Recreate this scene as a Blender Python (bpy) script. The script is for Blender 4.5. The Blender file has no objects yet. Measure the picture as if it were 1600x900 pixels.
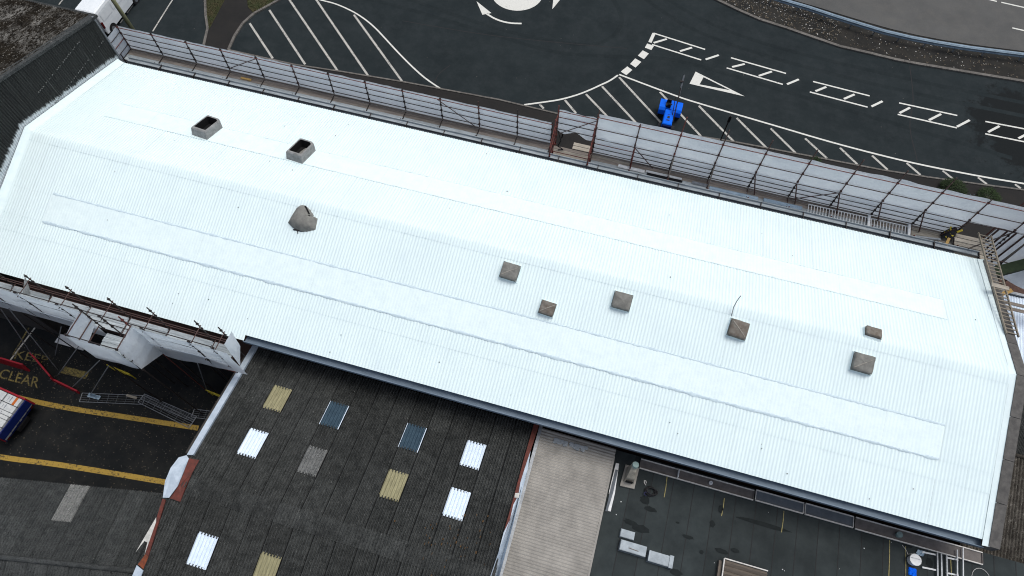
# Aerial view of a white-coated warehouse roof, scaffolds, yard, lower roofs and a road junction.
# World: X runs along the warehouse ridge, Y towards the road, Z up, metres; drone at 40 m.
import bpy, math, random
from mathutils import Vector, Matrix, noise
random.seed(7)
S = bpy.context.scene
COL = S.collection
# ---------------------------------------------------------------- camera, sky, sun, exposure
def look_matrix(pitch, yaw, roll):
    cp, sp, cy, sy = math.cos(pitch), math.sin(pitch), math.cos(yaw), math.sin(yaw)
    fh = Vector((sy, cy, 0)); r = Vector((cy, -sy, 0)); up = Vector((0, 0, 1))
    f = fh * cp - up * sp; d = -(fh * sp + up * cp)
    r2 = r * math.cos(roll) + d * math.sin(roll); d2 = -r * math.sin(roll) + d * math.cos(roll)
    return Matrix((r2, -d2, -f)).transposed()
cam = bpy.data.cameras.new('camera'); cam.sensor_width = 36.0; cam.lens = 36.0 * 1067.0 / 1600.0
cam.clip_end = 2000
camo = bpy.data.objects.new('camera', cam); COL.objects.link(camo)
camo.matrix_world = Matrix.Translation((0, 0, 40)) @ look_matrix(math.radians(62.55), math.radians(-15.2), math.radians(-0.75)).to_4x4()
S.camera = camo
W = bpy.data.worlds.new('World'); S.world = W; W.use_nodes = True
nt = W.node_tree; bgn = nt.nodes['Background']
sky = nt.nodes.new('ShaderNodeTexSky'); sky.sky_type = 'NISHITA'; sky.sun_disc = False
SUN_EL, SUN_AZ = math.radians(70), math.radians(50)
sky.sun_elevation = SUN_EL; sky.sun_rotation = SUN_AZ; sky.dust_density = 4.0; sky.air_density = 1.0; sky.ozone_density = 1.0
hs = nt.nodes.new('ShaderNodeHueSaturation'); hs.inputs['Saturation'].default_value = 0.62
nt.links.new(sky.outputs[0], hs.inputs['Color']); nt.links.new(hs.outputs[0], bgn.inputs[0]); bgn.inputs[1].default_value = 0.14
sun = bpy.data.lights.new('sun', 'SUN'); sun.energy = 1.35; sun.angle = math.radians(30); sun.color = (1.0, 0.985, 0.95)
suno = bpy.data.objects.new('sun', sun); COL.objects.link(suno)
sd = Vector((math.sin(SUN_AZ) * math.cos(SUN_EL), math.cos(SUN_AZ) * math.cos(SUN_EL), math.sin(SUN_EL)))
suno.rotation_euler = (-sd).to_track_quat('-Z', 'Y').to_euler(); suno.location = (0, 40, 60)
S.cycles.filter_width = 1.1
S.view_settings.view_transform = 'Standard'; S.view_settings.look = 'None'; S.view_settings.gamma = 1
S.view_settings.exposure = 0.10; S.view_settings.use_curve_mapping = False

# ---------------------------------------------------------------- materials
def ramp(nt, fac, stops):
    n = nt.nodes.new('ShaderNodeValToRGB'); e = n.color_ramp.elements
    while len(e) < len(stops): e.new(0.5)
    for q, (p, c) in zip(e, stops):
        q.position = p; q.color = (c, c, c, 1) if not isinstance(c, tuple) else (*c, 1)
    nt.links.new(fac, n.inputs[0]); return n.outputs[0]
def tex(nt, scale, detail=4, rough=0.6, stretch=None, kind='noise'):
    g = nt.nodes.new('ShaderNodeNewGeometry'); v = g.outputs['Position']
    if stretch:
        m = nt.nodes.new('ShaderNodeMapping'); m.inputs['Scale'].default_value = stretch
        nt.links.new(v, m.inputs[0]); v = m.outputs[0]
    if kind == 'voronoi':
        n = nt.nodes.new('ShaderNodeTexVoronoi'); n.inputs['Scale'].default_value = scale
        nt.links.new(v, n.inputs['Vector']); return n.outputs['Distance']
    n = nt.nodes.new('ShaderNodeTexNoise'); n.inputs['Scale'].default_value = scale
    n.inputs['Detail'].default_value = detail; n.inputs['Roughness'].default_value = rough
    nt.links.new(v, n.inputs['Vector']); return n.outputs['Fac']
def mixc(nt, fac, a, b, mode='MIX'):
    n = nt.nodes.new('ShaderNodeMix'); n.data_type = 'RGBA'; n.blend_type = mode
    for s, val in ((0, fac), (6, a), (7, b)):
        if hasattr(val, 'links'): nt.links.new(val, n.inputs[s])
        elif s == 0: n.inputs[0].default_value = val
        else: n.inputs[s].default_value = (*val, 1)
    return n.outputs[2]
MATS = {}
def new_mat(name, rough=0.8, metal=0.0, spec=0.3):
    m = bpy.data.materials.new(name); m.use_nodes = True; nt = m.node_tree
    b = nt.nodes['Principled BSDF']; b.inputs['Roughness'].default_value = rough; b.inputs['Metallic'].default_value = metal
    b.inputs['Specular IOR Level'].default_value = spec
    MATS[name] = m; return m, nt, b
def bump(nt, b, h, strength=0.3, dist=0.02):
    n = nt.nodes.new('ShaderNodeBump'); n.inputs['Strength'].default_value = strength; n.inputs['Distance'].default_value = dist
    nt.links.new(h, n.inputs['Height']); nt.links.new(n.outputs[0], b.inputs['Normal'])
def rnd(nt, lo, hi):
    o = nt.nodes.new('ShaderNodeObjectInfo'); m = nt.nodes.new('ShaderNodeMapRange')
    m.inputs[3].default_value = lo; m.inputs[4].default_value = hi
    nt.links.new(o.outputs['Random'], m.inputs[0]); return m.outputs[0]
def vmul(nt, col, fac):
    n = nt.nodes.new('ShaderNodeVectorMath'); n.operation = 'SCALE'
    nt.links.new(col, n.inputs[0]); nt.links.new(fac, n.inputs['Scale']); return n.outputs[0]
def simple(name, c1, c2=None, scale=6, rough=0.75, metal=0.0, lo=0.35, hi=0.65, stretch=None, bmp=0.0, bscale=None, var=0.0, spec=0.3, detail=5):
    m, nt, b = new_mat(name, rough, metal, spec)
    c2 = c2 or tuple(x * 0.75 for x in c1)
    f = tex(nt, scale, detail, 0.65, stretch)
    c = ramp(nt, f, [(lo, c2), (hi, c1)])
    if var: c = vmul(nt, c, rnd(nt, 1 - var, 1 + var))
    nt.links.new(c, b.inputs['Base Color'])
    if bmp: bump(nt, b, tex(nt, bscale or scale * 4, 4), bmp, 0.01)
    return m
def worn(name, paint, under, scale, lo, hi, rough=0.7):
    m, nt, b = new_mat(name, rough)
    f = tex(nt, scale, 8, 0.72); g = tex(nt, 1.1, 3)
    mm = nt.nodes.new('ShaderNodeMath'); mm.operation = 'MULTIPLY_ADD'; mm.inputs[1].default_value = 0.35
    nt.links.new(g, mm.inputs[0]); nt.links.new(f, mm.inputs[2])
    k = ramp(nt, mm.outputs[0], [(lo, 0.0), (hi, 1.0)])
    c = mixc(nt, k, under, paint)
    c = mixc(nt, ramp(nt, tex(nt, 14, 4), [(0.3, 0.16), (0.7, 0.0)]), c, under)
    nt.links.new(c, b.inputs['Base Color']); return m
# white reflective roof coating with faint runs along the slope
m, nt, b = new_mat('white_coating', 0.62, 0, 0.25)
c = ramp(nt, tex(nt, 0.55, 5), [(0.3, (0.67, 0.79, 0.805)), (0.7, (0.715, 0.838, 0.845))])
c = mixc(nt, ramp(nt, tex(nt, 1.0, 4, 0.6, (7, 0.45, 0.45)), [(0.52, 0.0), (0.78, 0.30)]), c, (0.58, 0.68, 0.72))
c = mixc(nt, ramp(nt, tex(nt, 9, 6, 0.7), [(0.66, 0.0), (0.76, 0.35)]), c, (0.58, 0.62, 0.66))
nt.links.new(c, b.inputs['Base Color']); bump(nt, b, tex(nt, 18, 4), 0.12, 0.006)
m, nt, b = new_mat('white_coating_thick', 0.55, 0, 0.3)
c = ramp(nt, tex(nt, 2.2, 6), [(0.3, (0.69, 0.81, 0.82)), (0.6, (0.745, 0.863, 0.865))])
c = mixc(nt, ramp(nt, tex(nt, 1.0, 5, 0.6, (2.2, 7, 7)), [(0.60, 0.0), (0.80, 0.28)]), c, (0.60, 0.65, 0.70))
nt.links.new(c, b.inputs['Base Color']); bump(nt, b, tex(nt, 5, 5), 0.35, 0.03)
# weathered asbestos cement, dark with lichen flecks
def asbestos(name, dark, mid, pale, flecks, fscale=9, patch=None):
    m, nt, b = new_mat(name, 0.95, 0, 0.1)
    c = ramp(nt, tex(nt, 2.6, 8, 0.75), [(0.36, dark), (0.62, mid)])
    if patch:
        k = ramp(nt, tex(nt, 0.55, 4, 0.6), [(0.42, 0.0), (0.62, 1.0)])
        k2 = ramp(nt, tex(nt, 4.5, 6, 0.7, (2.2, 0.6, 1)), [(0.46, 0.0), (0.56, 1.0)])
        n = nt.nodes.new('ShaderNodeMath'); n.operation = 'MULTIPLY'; nt.links.new(k, n.inputs[0]); nt.links.new(k2, n.inputs[1])
        c = mixc(nt, n.outputs[0], c, patch)
    c = mixc(nt, ramp(nt, tex(nt, fscale, 7, 0.8, (1.25, 0.6, 1)), [(flecks, 0.0), (flecks + 0.05, 1.0)]), c, pale)
    c = mixc(nt, ramp(nt, tex(nt, 21, 5, 0.8), [(0.53, 0.0), (0.58, 0.9)]), c, tuple(x * 0.22 for x in dark))
    c = vmul(nt, c, rnd(nt, 0.84, 1.16))
    nt.links.new(c, b.inputs['Base Color']); bump(nt, b, tex(nt, 26, 6, 0.75), 0.7, 0.02)
    return m
asbestos('asbestos_dark', (0.030, 0.0325, 0.032), (0.066, 0.070, 0.068), (0.22, 0.225, 0.215), 0.605, 12)
asbestos('asbestos_low', (0.036, 0.040, 0.041), (0.070, 0.075, 0.075), (0.20, 0.205, 0.195), 0.62, 12)
asbestos('asbestos_brown', (0.04, 0.036, 0.030), (0.12, 0.11, 0.095), (0.26, 0.25, 0.22), 0.57)
asbestos('asbestos_lichen', (0.008, 0.0065, 0.005), (0.022, 0.018, 0.013), (0.30, 0.29, 0.26), 0.58, 9, (0.21, 0.205, 0.19))
asbestos('asbestos_pale', (0.12, 0.125, 0.122), (0.19, 0.195, 0.19), (0.34, 0.34, 0.33), 0.58, 12)
simple('cement_sheet', (0.33, 0.315, 0.285), (0.23, 0.22, 0.20), 1.2, 0.9, stretch=(1, 0.6, 1), var=0.05, bmp=0.2)
m, nt, b = new_mat('wall_cladding', 0.8, 0, 0.25)
c = ramp(nt, tex(nt, 1.0, 6, 0.7, (1, 9, 0.5)), [(0.35, (0.013, 0.0145, 0.014)), (0.68, (0.036, 0.039, 0.037))])
c = mixc(nt, ramp(nt, tex(nt, 1.0, 3, 0.6, (1, 16, 0.25)), [(0.66, 0.0), (0.72, 0.55)]), c, (0.22, 0.23, 0.22))
g = nt.nodes.new('ShaderNodeNewGeometry'); sx = nt.nodes.new('ShaderNodeSeparateXYZ'); nt.links.new(g.outputs['Position'], sx.inputs[0])
def mth(op, a, bb, cc=None):
    n = nt.nodes.new('ShaderNodeMath'); n.operation = op
    for i, v in enumerate((a, bb, cc)):
        if v is None: continue
        if hasattr(v, 'links'): nt.links.new(v, n.inputs[i])
        else: n.inputs[i].default_value = v
    return n.outputs[0]
# overspray of the white coating: height above the roof line, ragged along the corrugations
hgt = mth('MULTIPLY_ADD', mth('ABSOLUTE', mth('SUBTRACT', sx.outputs[1], 16.6), 0), 0.29, mth('SUBTRACT', sx.outputs[2], 10.97))
rag = mth('MULTIPLY', tex(nt, 1.0, 4, 0.7, (1, 9, 0.8)), 0.75)
k = ramp(nt, mth('SUBTRACT', hgt, rag), [(0.0, 1.0), (0.16, 0.0)])
k = mth('MULTIPLY', k, 0.85)
c = mixc(nt, k, c, (0.72, 0.78, 0.80)); nt.links.new(c, b.inputs['Base Color'])
# felt, asphalts
def asphalt(name, a, bb, patch, wet=None):
    m, nt, b = new_mat(name, 0.9, 0, 0.1)
    c = ramp(nt, tex(nt, 0.28, 6, 0.65), [(0.3, a), (0.7, bb)])
    c = mixc(nt, ramp(nt, tex(nt, 0.8, 9, 0.75), [(0.45, 0.0), (0.72, 0.6)]), c, patch)
    c = mixc(nt, ramp(nt, tex(nt, 45, 3, 0.8), [(0.35, 0.35), (0.65, 0.0)]), c, tuple(x * 0.45 for x in a))
    c = mixc(nt, ramp(nt, tex(nt, 30, 2, 0.7), [(0.70, 0.0), (0.74, 0.35)]), c, tuple(min(1, x * 4) for x in bb))
    if wet:
        g = nt.nodes.new('ShaderNodeNewGeometry'); d = nt.nodes.new('ShaderNodeVectorMath'); d.operation = 'DISTANCE'
        nt.links.new(g.outputs['Position'], d.inputs[0]); d.inputs[1].default_value = wet
        s = nt.nodes.new('ShaderNodeMath'); s.operation = 'MULTIPLY_ADD'; s.inputs[1].default_value = 9.0
        nt.links.new(tex(nt, 0.6, 8, 0.75), s.inputs[0]); nt.links.new(d.outputs['Value'], s.inputs[2])
        mr = nt.nodes.new('ShaderNodeMapRange'); mr.inputs[1].default_value = 0; mr.inputs[2].default_value = 20
        nt.links.new(s.outputs[0], mr.inputs[0])
        k = ramp(nt, mr.outputs[0], [(0.42, 1.0), (0.46, 0.0)])
        c = mixc(nt, k, c, tuple(x * 0.40 for x in a))
        rr = nt.nodes.new('ShaderNodeMapRange'); rr.inputs[3].default_value = 0.85; rr.inputs[4].default_value = 0.7
        nt.links.new(k, rr.inputs[0]); nt.links.new(rr.outputs[0], b.inputs['Roughness'])
    nt.links.new(c, b.inputs['Base Color']); bump(nt, b, tex(nt, 60, 3), 0.4, 0.01)
    return m
ASP = (0.0140, 0.0198, 0.0218)
asphalt('asphalt', ASP, (0.0225, 0.0300, 0.0325), (0.037, 0.044, 0.047), (28.5, 43.8, 0))
asphalt('footway_asphalt', (0.020, 0.020, 0.020), (0.028, 0.027, 0.026), (0.034, 0.031, 0.028))
asphalt('yard_asphalt', (0.0085, 0.0105, 0.012), (0.017, 0.0185, 0.0195), (0.036, 0.0355, 0.032))
asphalt('far_road', (0.085, 0.086, 0.084), (0.115, 0.116, 0.112), (0.13, 0.125, 0.115))
asphalt('verge_ground', (0.015, 0.0155, 0.015), (0.034, 0.033, 0.030), (0.058, 0.052, 0.043))
simple('felt', (0.030, 0.038, 0.039), (0.017, 0.0225, 0.0235), 0.9, 0.9, var=0.14, bmp=0.5, bscale=70, detail=8)
asphalt('tyre_rubber', (0.0125, 0.0178, 0.0197), (0.0202, 0.0270, 0.0292), (0.033, 0.040, 0.042))
worn('road_white', (0.66, 0.66, 0.61), (0.05, 0.053, 0.052), 9, 0.46, 0.57)
worn('road_white_old', (0.46, 0.45, 0.41), (0.05, 0.05, 0.048), 8, 0.51, 0.65)
worn('yard_yellow', (0.38, 0.25, 0.045), (0.03, 0.028, 0.022), 7, 0.52, 0.66)
worn('yard_yellow_faded', (0.24, 0.19, 0.055), (0.022, 0.021, 0.018), 9, 0.58, 0.76)
worn('chalk_yellow', (0.30, 0.26, 0.10), (0.04, 0.045, 0.043), 6, 0.5, 0.7)
simple('kerb_stone', (0.16, 0.15, 0.135), (0.09, 0.085, 0.078), 5, 0.9, bmp=0.3, var=0.12)
simple('brick', (0.10, 0.055, 0.042), (0.06, 0.035, 0.028), 7, 0.9, bmp=0.3)
simple('dark_wall', (0.05, 0.045, 0.04), (0.03, 0.028, 0.026), 3, 0.9)
simple('grass', (0.035, 0.045, 0.016), (0.055, 0.047, 0.022), 1.6, 0.95, bmp=0.6, bscale=30)
simple('leaf', (0.030, 0.055, 0.014), (0.014, 0.028, 0.008), 9, 0.8, var=0.3)
simple('tube_dark', (0.045, 0.036, 0.033), (0.022, 0.018, 0.018), 12, 0.6, 0.3)
simple('tube_red', (0.17, 0.045, 0.036), (0.075, 0.028, 0.024), 9, 0.65, 0.15)
simple('tube_brown', (0.085, 0.045, 0.038), (0.045, 0.026, 0.024), 9, 0.65, 0.15)
simple('galvanised', (0.30, 0.32, 0.34), (0.19, 0.205, 0.22), 7, 0.5, 0.55, var=0.08)
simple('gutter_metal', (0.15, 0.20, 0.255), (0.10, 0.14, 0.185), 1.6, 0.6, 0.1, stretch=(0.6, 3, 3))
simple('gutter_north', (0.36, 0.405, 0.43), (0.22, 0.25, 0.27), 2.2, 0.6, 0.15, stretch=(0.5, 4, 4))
simple('board_grey', (0.42, 0.47, 0.49), (0.24, 0.27, 0.285), 3, 0.9, stretch=(0.4, 5, 5), var=0.22)
simple('board_brown', (0.28, 0.245, 0.21), (0.15, 0.13, 0.115), 3, 0.9, stretch=(0.4, 5, 5), var=0.22)
simple('board_pale', (0.46, 0.42, 0.35), (0.27, 0.245, 0.20), 3, 0.9, stretch=(0.4, 6, 6), var=0.18)
simple('timber_new', (0.50, 0.33, 0.12), (0.38, 0.24, 0.08), 5, 0.8, stretch=(0.5, 5, 5))
simple('ladder_wood', (0.27, 0.235, 0.185), (0.16, 0.14, 0.11), 6, 0.85)
simple('coping', (0.125, 0.12, 0.112), (0.075, 0.073, 0.070), 4, 0.9, var=0.16, bmp=0.3)
simple('lead', (0.33, 0.36, 0.38), (0.22, 0.245, 0.265), 4, 0.65, 0.1, var=0.05)
simple('pale_flashing', (0.47, 0.54, 0.61), (0.35, 0.42, 0.49), 3, 0.6, 0.1)
simple('torn_flashing', (0.58, 0.57, 0.53), (0.40, 0.40, 0.37), 4, 0.7)
simple('red_paint_rust', (0.135, 0.034, 0.024), (0.075, 0.024, 0.018), 6, 0.7)
simple('lichen_ochre', (0.11, 0.06, 0.022), (0.06, 0.038, 0.02), 9, 0.95)
simple('rust_orange', (0.24, 0.062, 0.022), (0.12, 0.036, 0.02), 6, 0.8)
simple('rooflight_white', (0.70, 0.80, 0.90), (0.60, 0.71, 0.83), 5, 0.35, spec=0.5)
simple('rooflight_yellow', (0.30, 0.28, 0.16), (0.20, 0.185, 0.105), 4, 0.5, stretch=(4, 0.6, 1))
simple('rooflight_blue', (0.040, 0.072, 0.10), (0.028, 0.052, 0.075), 4, 0.6, spec=0.15)
simple('wrap_cloth', (0.225, 0.225, 0.205), (0.145, 0.145, 0.134), 3.5, 0.9, bmp=0.5, bscale=8, var=0.1)
simple('wrap_rust', (0.19, 0.18, 0.158), (0.12, 0.10, 0.08), 4, 0.9, bmp=0.5, bscale=8, var=0.12)
simple('wrap_seam', (0.30, 0.285, 0.25), (0.23, 0.215, 0.19), 7, 0.9)
simple('cowl_grey', (0.27, 0.275, 0.27), (0.17, 0.172, 0.168), 5, 0.8, bmp=0.3, var=0.08)
simple('black_void', (0.008, 0.008, 0.009), (0.005, 0.005, 0.006), 5, 0.9)  # flat near-black that paints in the dark of hollows and gaps
simple('black_rubber', (0.018, 0.018, 0.019), None, 5, 0.8)
simple('black_plastic', (0.012, 0.012, 0.014), None, 5, 0.5)
simple('blue_paint', (0.001, 0.135, 0.80), (0.001, 0.11, 0.68), 3, 0.65, spec=0.12)
simple('blue_dark', (0.004, 0.014, 0.11), None, 5, 0.5)
simple('van_white', (0.76, 0.80, 0.82), (0.70, 0.745, 0.77), 2, 0.3, spec=0.5)
simple('glass_dark', (0.012, 0.016, 0.018), None, 3, 0.08, spec=0.6)
simple('lamp_red', (0.10, 0.010, 0.010), None, 3, 0.25)
simple('post_green', (0.31, 0.32, 0.19), (0.24, 0.25, 0.14), 4, 0.7)
simple('guard_steel', (0.21, 0.28, 0.34), (0.14, 0.195, 0.245), 2, 0.55, 0.3)
simple('rail_steel', (0.34, 0.44, 0.52), (0.24, 0.325, 0.40), 2, 0.5, 0.4)
simple('barrier_red', (0.34, 0.014, 0.025), (0.22, 0.010, 0.018), 4, 0.55)
simple('hazard_yellow', (0.52, 0.42, 0.035), (0.38, 0.30, 0.03), 5, 0.6)
simple('orange_paint', (0.52, 0.13, 0.02), None, 5, 0.6)
simple('pack_white', (0.58, 0.60, 0.59), (0.46, 0.48, 0.48), 6, 0.5)
simple('ink_grey', (0.16, 0.19, 0.23), None, 6, 0.8)
simple('pvc_white', (0.68, 0.70, 0.70), (0.55, 0.57, 0.58), 5, 0.5)
simple('cream_stone', (0.36, 0.34, 0.28), (0.23, 0.215, 0.18), 5, 0.9, bmp=0.3)
simple('cap_teal', (0.22, 0.30, 0.29), (0.15, 0.22, 0.22), 6, 0.7)
simple('tray_brown', (0.155, 0.142, 0.134), (0.11, 0.10, 0.095), 3, 0.85, var=0.1)
simple('tray_blue', (0.125, 0.145, 0.165), (0.095, 0.112, 0.13), 3, 0.7, var=0.1)
simple('tray_rim', (0.66, 0.64, 0.60), (0.46, 0.445, 0.42), 8, 0.7)
simple('box_metal', (0.26, 0.30, 0.33), (0.18, 0.21, 0.235), 4, 0.5, 0.3, var=0.08)
simple('box_brown', (0.15, 0.125, 0.10), (0.095, 0.08, 0.066), 4, 0.8, stretch=(0.5, 3, 3))
simple('stain_brown', (0.012, 0.016, 0.0165), (0.008, 0.011, 0.0115), 4, 0.95)
simple('litter_pale', (0.62, 0.61, 0.57), (0.35, 0.34, 0.31), 30, 0.9)
simple('litter_mix', (0.24, 0.225, 0.20), (0.09, 0.083, 0.07), 30, 0.9, var=0.3)
simple('litter_leaf', (0.115, 0.095, 0.068), (0.045, 0.038, 0.029), 30, 0.9)
simple('glass_bits', (0.25, 0.40, 0.42), (0.12, 0.20, 0.22), 9, 0.25)
simple('moss_green', (0.018, 0.030, 0.014), (0.010, 0.018, 0.008), 5, 0.95, bmp=0.5)
simple('cable_blue', (0.012, 0.014, 0.06), None, 5, 0.6)
simple('rope_white', (0.5, 0.5, 0.48), None, 5, 0.8)
# debris netting and sheeting: part translucent plastic
def sheeting(name, c1, c2, trans):
    m, nt, b = new_mat(name, 0.45, 0, 0.35)
    c = ramp(nt, tex(nt, 1.3, 5, 0.6), [(0.3, c2), (0.7, c1)]); nt.links.new(c, b.inputs['Base Color'])
    t = nt.nodes.new('ShaderNodeBsdfTranslucent'); nt.links.new(c, t.inputs[0])
    mx = nt.nodes.new('ShaderNodeMixShader'); mx.inputs[0].default_value = trans
    nt.links.new(b.outputs[0], mx.inputs[1]); nt.links.new(t.outputs[0], mx.inputs[2])
    nt.links.new(mx.outputs[0], nt.nodes['Material Output'].inputs[0]); bump(nt, b, tex(nt, 2.0, 6, 0.6, (1.4, 1.4, 0.7)), 0.9, 0.09)
simple('tape_coating', (0.58, 0.70, 0.74), (0.48, 0.59, 0.65), 6, 0.7)
sheeting('sheeting', (0.80, 0.85, 0.89), (0.68, 0.74, 0.79), 0.5)
sheeting('sheeting_bright', (0.83, 0.875, 0.90), (0.74, 0.79, 0.83), 0.5)  # paler copy of sheeting, upper row's brighter light put into its colour

# ---------------------------------------------------------------- mesh helpers
class MB:
    def __init__(s): s.v = []; s.f = []
    def add(s, vs, fs):
        o = len(s.v); s.v += [tuple(v) for v in vs]; s.f += [tuple(i + o for i in f) for f in fs]; return s
    def box(s, x0, x1, y0, y1, z0, z1):
        return s.add([(x, y, z) for z in (z0, z1) for y in (y0, y1) for x in (x0, x1)],
                     [(0, 2, 3, 1), (4, 5, 7, 6), (0, 1, 5, 4), (2, 6, 7, 3), (0, 4, 6, 2), (1, 3, 7, 5)])
    def bar(s, p, q, w, h=None, up=(0, 0, 1)):
        p, q = Vector(p), Vector(q); d = (q - p).normalized(); u = Vector(up)
        if abs(d.dot(u)) > 0.95: u = Vector((0, 1, 0))
        a = d.cross(u).normalized(); b = a.cross(d).normalized(); h = h or w
        a *= w / 2; b *= h / 2; vs = []
        for c in (p, q): vs += [c - a - b, c + a - b, c + a + b, c - a + b]
        return s.add(vs, [(0, 3, 2, 1), (4, 5, 6, 7), (0, 1, 5, 4), (1, 2, 6, 5), (2, 3, 7, 6), (3, 0, 4, 7)])
    def tube(s, p, q, r, r2=None, n=7):
        p, q = Vector(p), Vector(q); d = (q - p).normalized()
        u = Vector((0, 0, 1)) if abs(d.z) < 0.9 else Vector((0, 1, 0))
        a = d.cross(u).normalized(); b = a.cross(d); r2 = r if r2 is None else r2; vs = []
        for c, rr in ((p, r), (q, r2)):
            vs += [c + (a * math.cos(t * 2 * math.pi / n) + b * math.sin(t * 2 * math.pi / n)) * rr for t in range(n)]
        fs = [(i, (i + 1) % n, n + (i + 1) % n, n + i) for i in range(n)] + [tuple(range(n - 1, -1, -1)), tuple(range(n, 2 * n))]
        return s.add(vs, fs)
    def path(s, pts, r, n=6):
        for a, b in zip(pts, pts[1:]): s.tube(a, b, r, n=n)
        return s
    def prism(s, pts, t):
        n = len(pts); vs = [tuple(p) for p in pts] + [(p[0], p[1], p[2] - t) for p in pts]
        return s.add(vs, [tuple(range(n)), tuple(range(2 * n - 1, n - 1, -1))] + [(i, n + i, n + (i + 1) % n, (i + 1) % n) for i in range(n)])
    def strip(s, pts, w, z, t=0.0):
        P = [Vector((p[0], p[1], 0)) for p in pts]; L = []; R = []
        for i, p in enumerate(P):
            a = P[max(i - 1, 0)]; b = P[min(i + 1, len(P) - 1)]; d = (b - a).normalized(); n = Vector((-d.y, d.x, 0)) * w / 2
            L.append((p.x + n.x, p.y + n.y, z)); R.append((p.x - n.x, p.y - n.y, z))
        k = len(P)
        if not t: return s.add(L + R, [(i, k + i, k + i + 1, i + 1) for i in range(k - 1)])
        B = [(x, y, z - t) for x, y, _ in L + R]
        fs = []
        for i in range(k - 1):
            fs += [(i, k + i, k + i + 1, i + 1), (2 * k + i, i, i + 1, 2 * k + i + 1), (k + i, 3 * k + i, 3 * k + i + 1, k + i + 1)]
        fs += [(0, 2 * k, 3 * k, k), (k - 1, 2 * k - 1, 4 * k - 1, 3 * k - 1)]
        return s.add(L + R + B, fs)
    def grid(s, fn, nu, nv):
        vs = [fn(i / nu, j / nv) for j in range(nv + 1) for i in range(nu + 1)]
        return s.add(vs, [(j * (nu + 1) + i, j * (nu + 1) + i + 1, (j + 1) * (nu + 1) + i + 1, (j + 1) * (nu + 1) + i) for j in range(nv) for i in range(nu)])
    def mesh(s, name, mat, smooth=False):
        me = bpy.data.meshes.new(name); me.from_pydata(s.v, [], s.f); me.update()
        if mat: me.materials.append(MATS[mat])
        if smooth: me.polygons.foreach_set('use_smooth', [True] * len(me.polygons))
        return me
    def build(s, name, mat, parent=None, smooth=False, **kw): return link(name, s.mesh(name, mat, smooth), parent, **kw)
WM = {}
def link(name, me, parent=None, mw=None, label=None, cat=None, group=None, kind=None):
    o = bpy.data.objects.new(name, me); COL.objects.link(o)
    WM[o.name] = mw if mw is not None else Matrix.Identity(4)
    if parent:
        o.parent = parent; o.matrix_parent_inverse = WM[parent.name].inverted()
    o.matrix_basis = WM[o.name]
    tag(o, label, cat, group, kind); return o
def tag(o, label=None, cat=None, group=None, kind=None):
    for k, v in (('label', label), ('category', cat), ('group', group), ('kind', kind)):
        if v: o[k] = v
def thing(name, loc, label, cat, group=None):
    o = bpy.data.objects.new(name, None); COL.objects.link(o); o.location = loc; o.empty_display_size = 0.2
    tag(o, label, cat, group); WM[o.name] = Matrix.Translation(loc); return o
def corr(width, length, waves, amp, seg=6, mat=None, nv=1, wob=0.0):
    mb = MB(); n = waves * seg
    def fn(u, v):
        x = u * width; z = amp * math.cos(2 * math.pi * waves * u + math.pi)
        if wob: z += wob * noise.noise(Vector((x * 1.7, v * length * 1.3, width)))
        return (x, v * length, z)
    mb.grid(fn, n, nv); return mb.mesh('sheet', mat, True)
def frame(o, xd, yd):
    xd = Vector(xd).normalized(); yd = Vector(yd).normalized(); z = xd.cross(yd).normalized()
    m = Matrix((xd, yd, z)).transposed().to_4x4(); m.translation = Vector(o); return m
HATCH_WEST = [[(-32.94, 37.72), (-29.42, 34.62)], [(-32.07, 39.61), (-26.69, 34.75)], [(-31.19, 41.41), (-23.99, 34.86)], [(-28.97, 42.0), (-21.47, 35.02)], [(-25.08, 41.05), (-18.59, 35.11)]]
CURVE_WEST = [(-29.42, 42.03), (-28.42, 41.92), (-27.01, 41.82), (-25.39, 41.4), (-24.02, 40.81), (-22.73, 40.03), (-21.18, 38.87), (-20.03, 38.0), (-18.39, 36.84), (-17.03, 36.0), (-15.61, 35.33)]
ARROW_HEAD = [(-15.78, 45.45), (-14.16, 44.44), (-14.83, 44.04)]
ARROW_SHAFT = [(-14.5, 44.24), (-13.75, 43.91), (-12.94, 43.75), (-12.19, 43.78), (-11.42, 43.96)]
ARROW_TWO = [(-9.4, 46.3), (-9.67, 47.8), (-8.95, 48.01)]
GIVE_WAY = [[(-2.07, 41.68), (-1.61, 41.42), (-1.95, 40.74), (-2.45, 40.98)], [(-1.63, 42.71), (-1.09, 42.47), (-1.41, 41.74), (-1.9, 42.0)], [(-1.22, 43.75), (-0.68, 43.54), (-0.94, 42.82), (-1.48, 43.07)], [(-1.01, 44.61), (-0.43, 44.5), (-0.56, 43.98), (-1.11, 44.1)], [(-0.82, 45.93), (-0.56, 45.88), (-0.69, 44.78), (-0.96, 44.81)]]
CURVE_EAST = [(-8.89, 35.54), (-7.49, 36.23), (-6.37, 36.82), (-5.28, 37.6), (-4.44, 38.36), (-3.72, 39.12), (-3.1, 39.79), (-2.59, 40.55)]
EDGE_EAST = [(-2.52, 40.65), (1.85, 39.76), (3.96, 39.44), (9.41, 38.88), (14.67, 38.36), (19.91, 38.11), (24.71, 38.22), (27.71, 38.41), (30.77, 38.59)]
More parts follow.
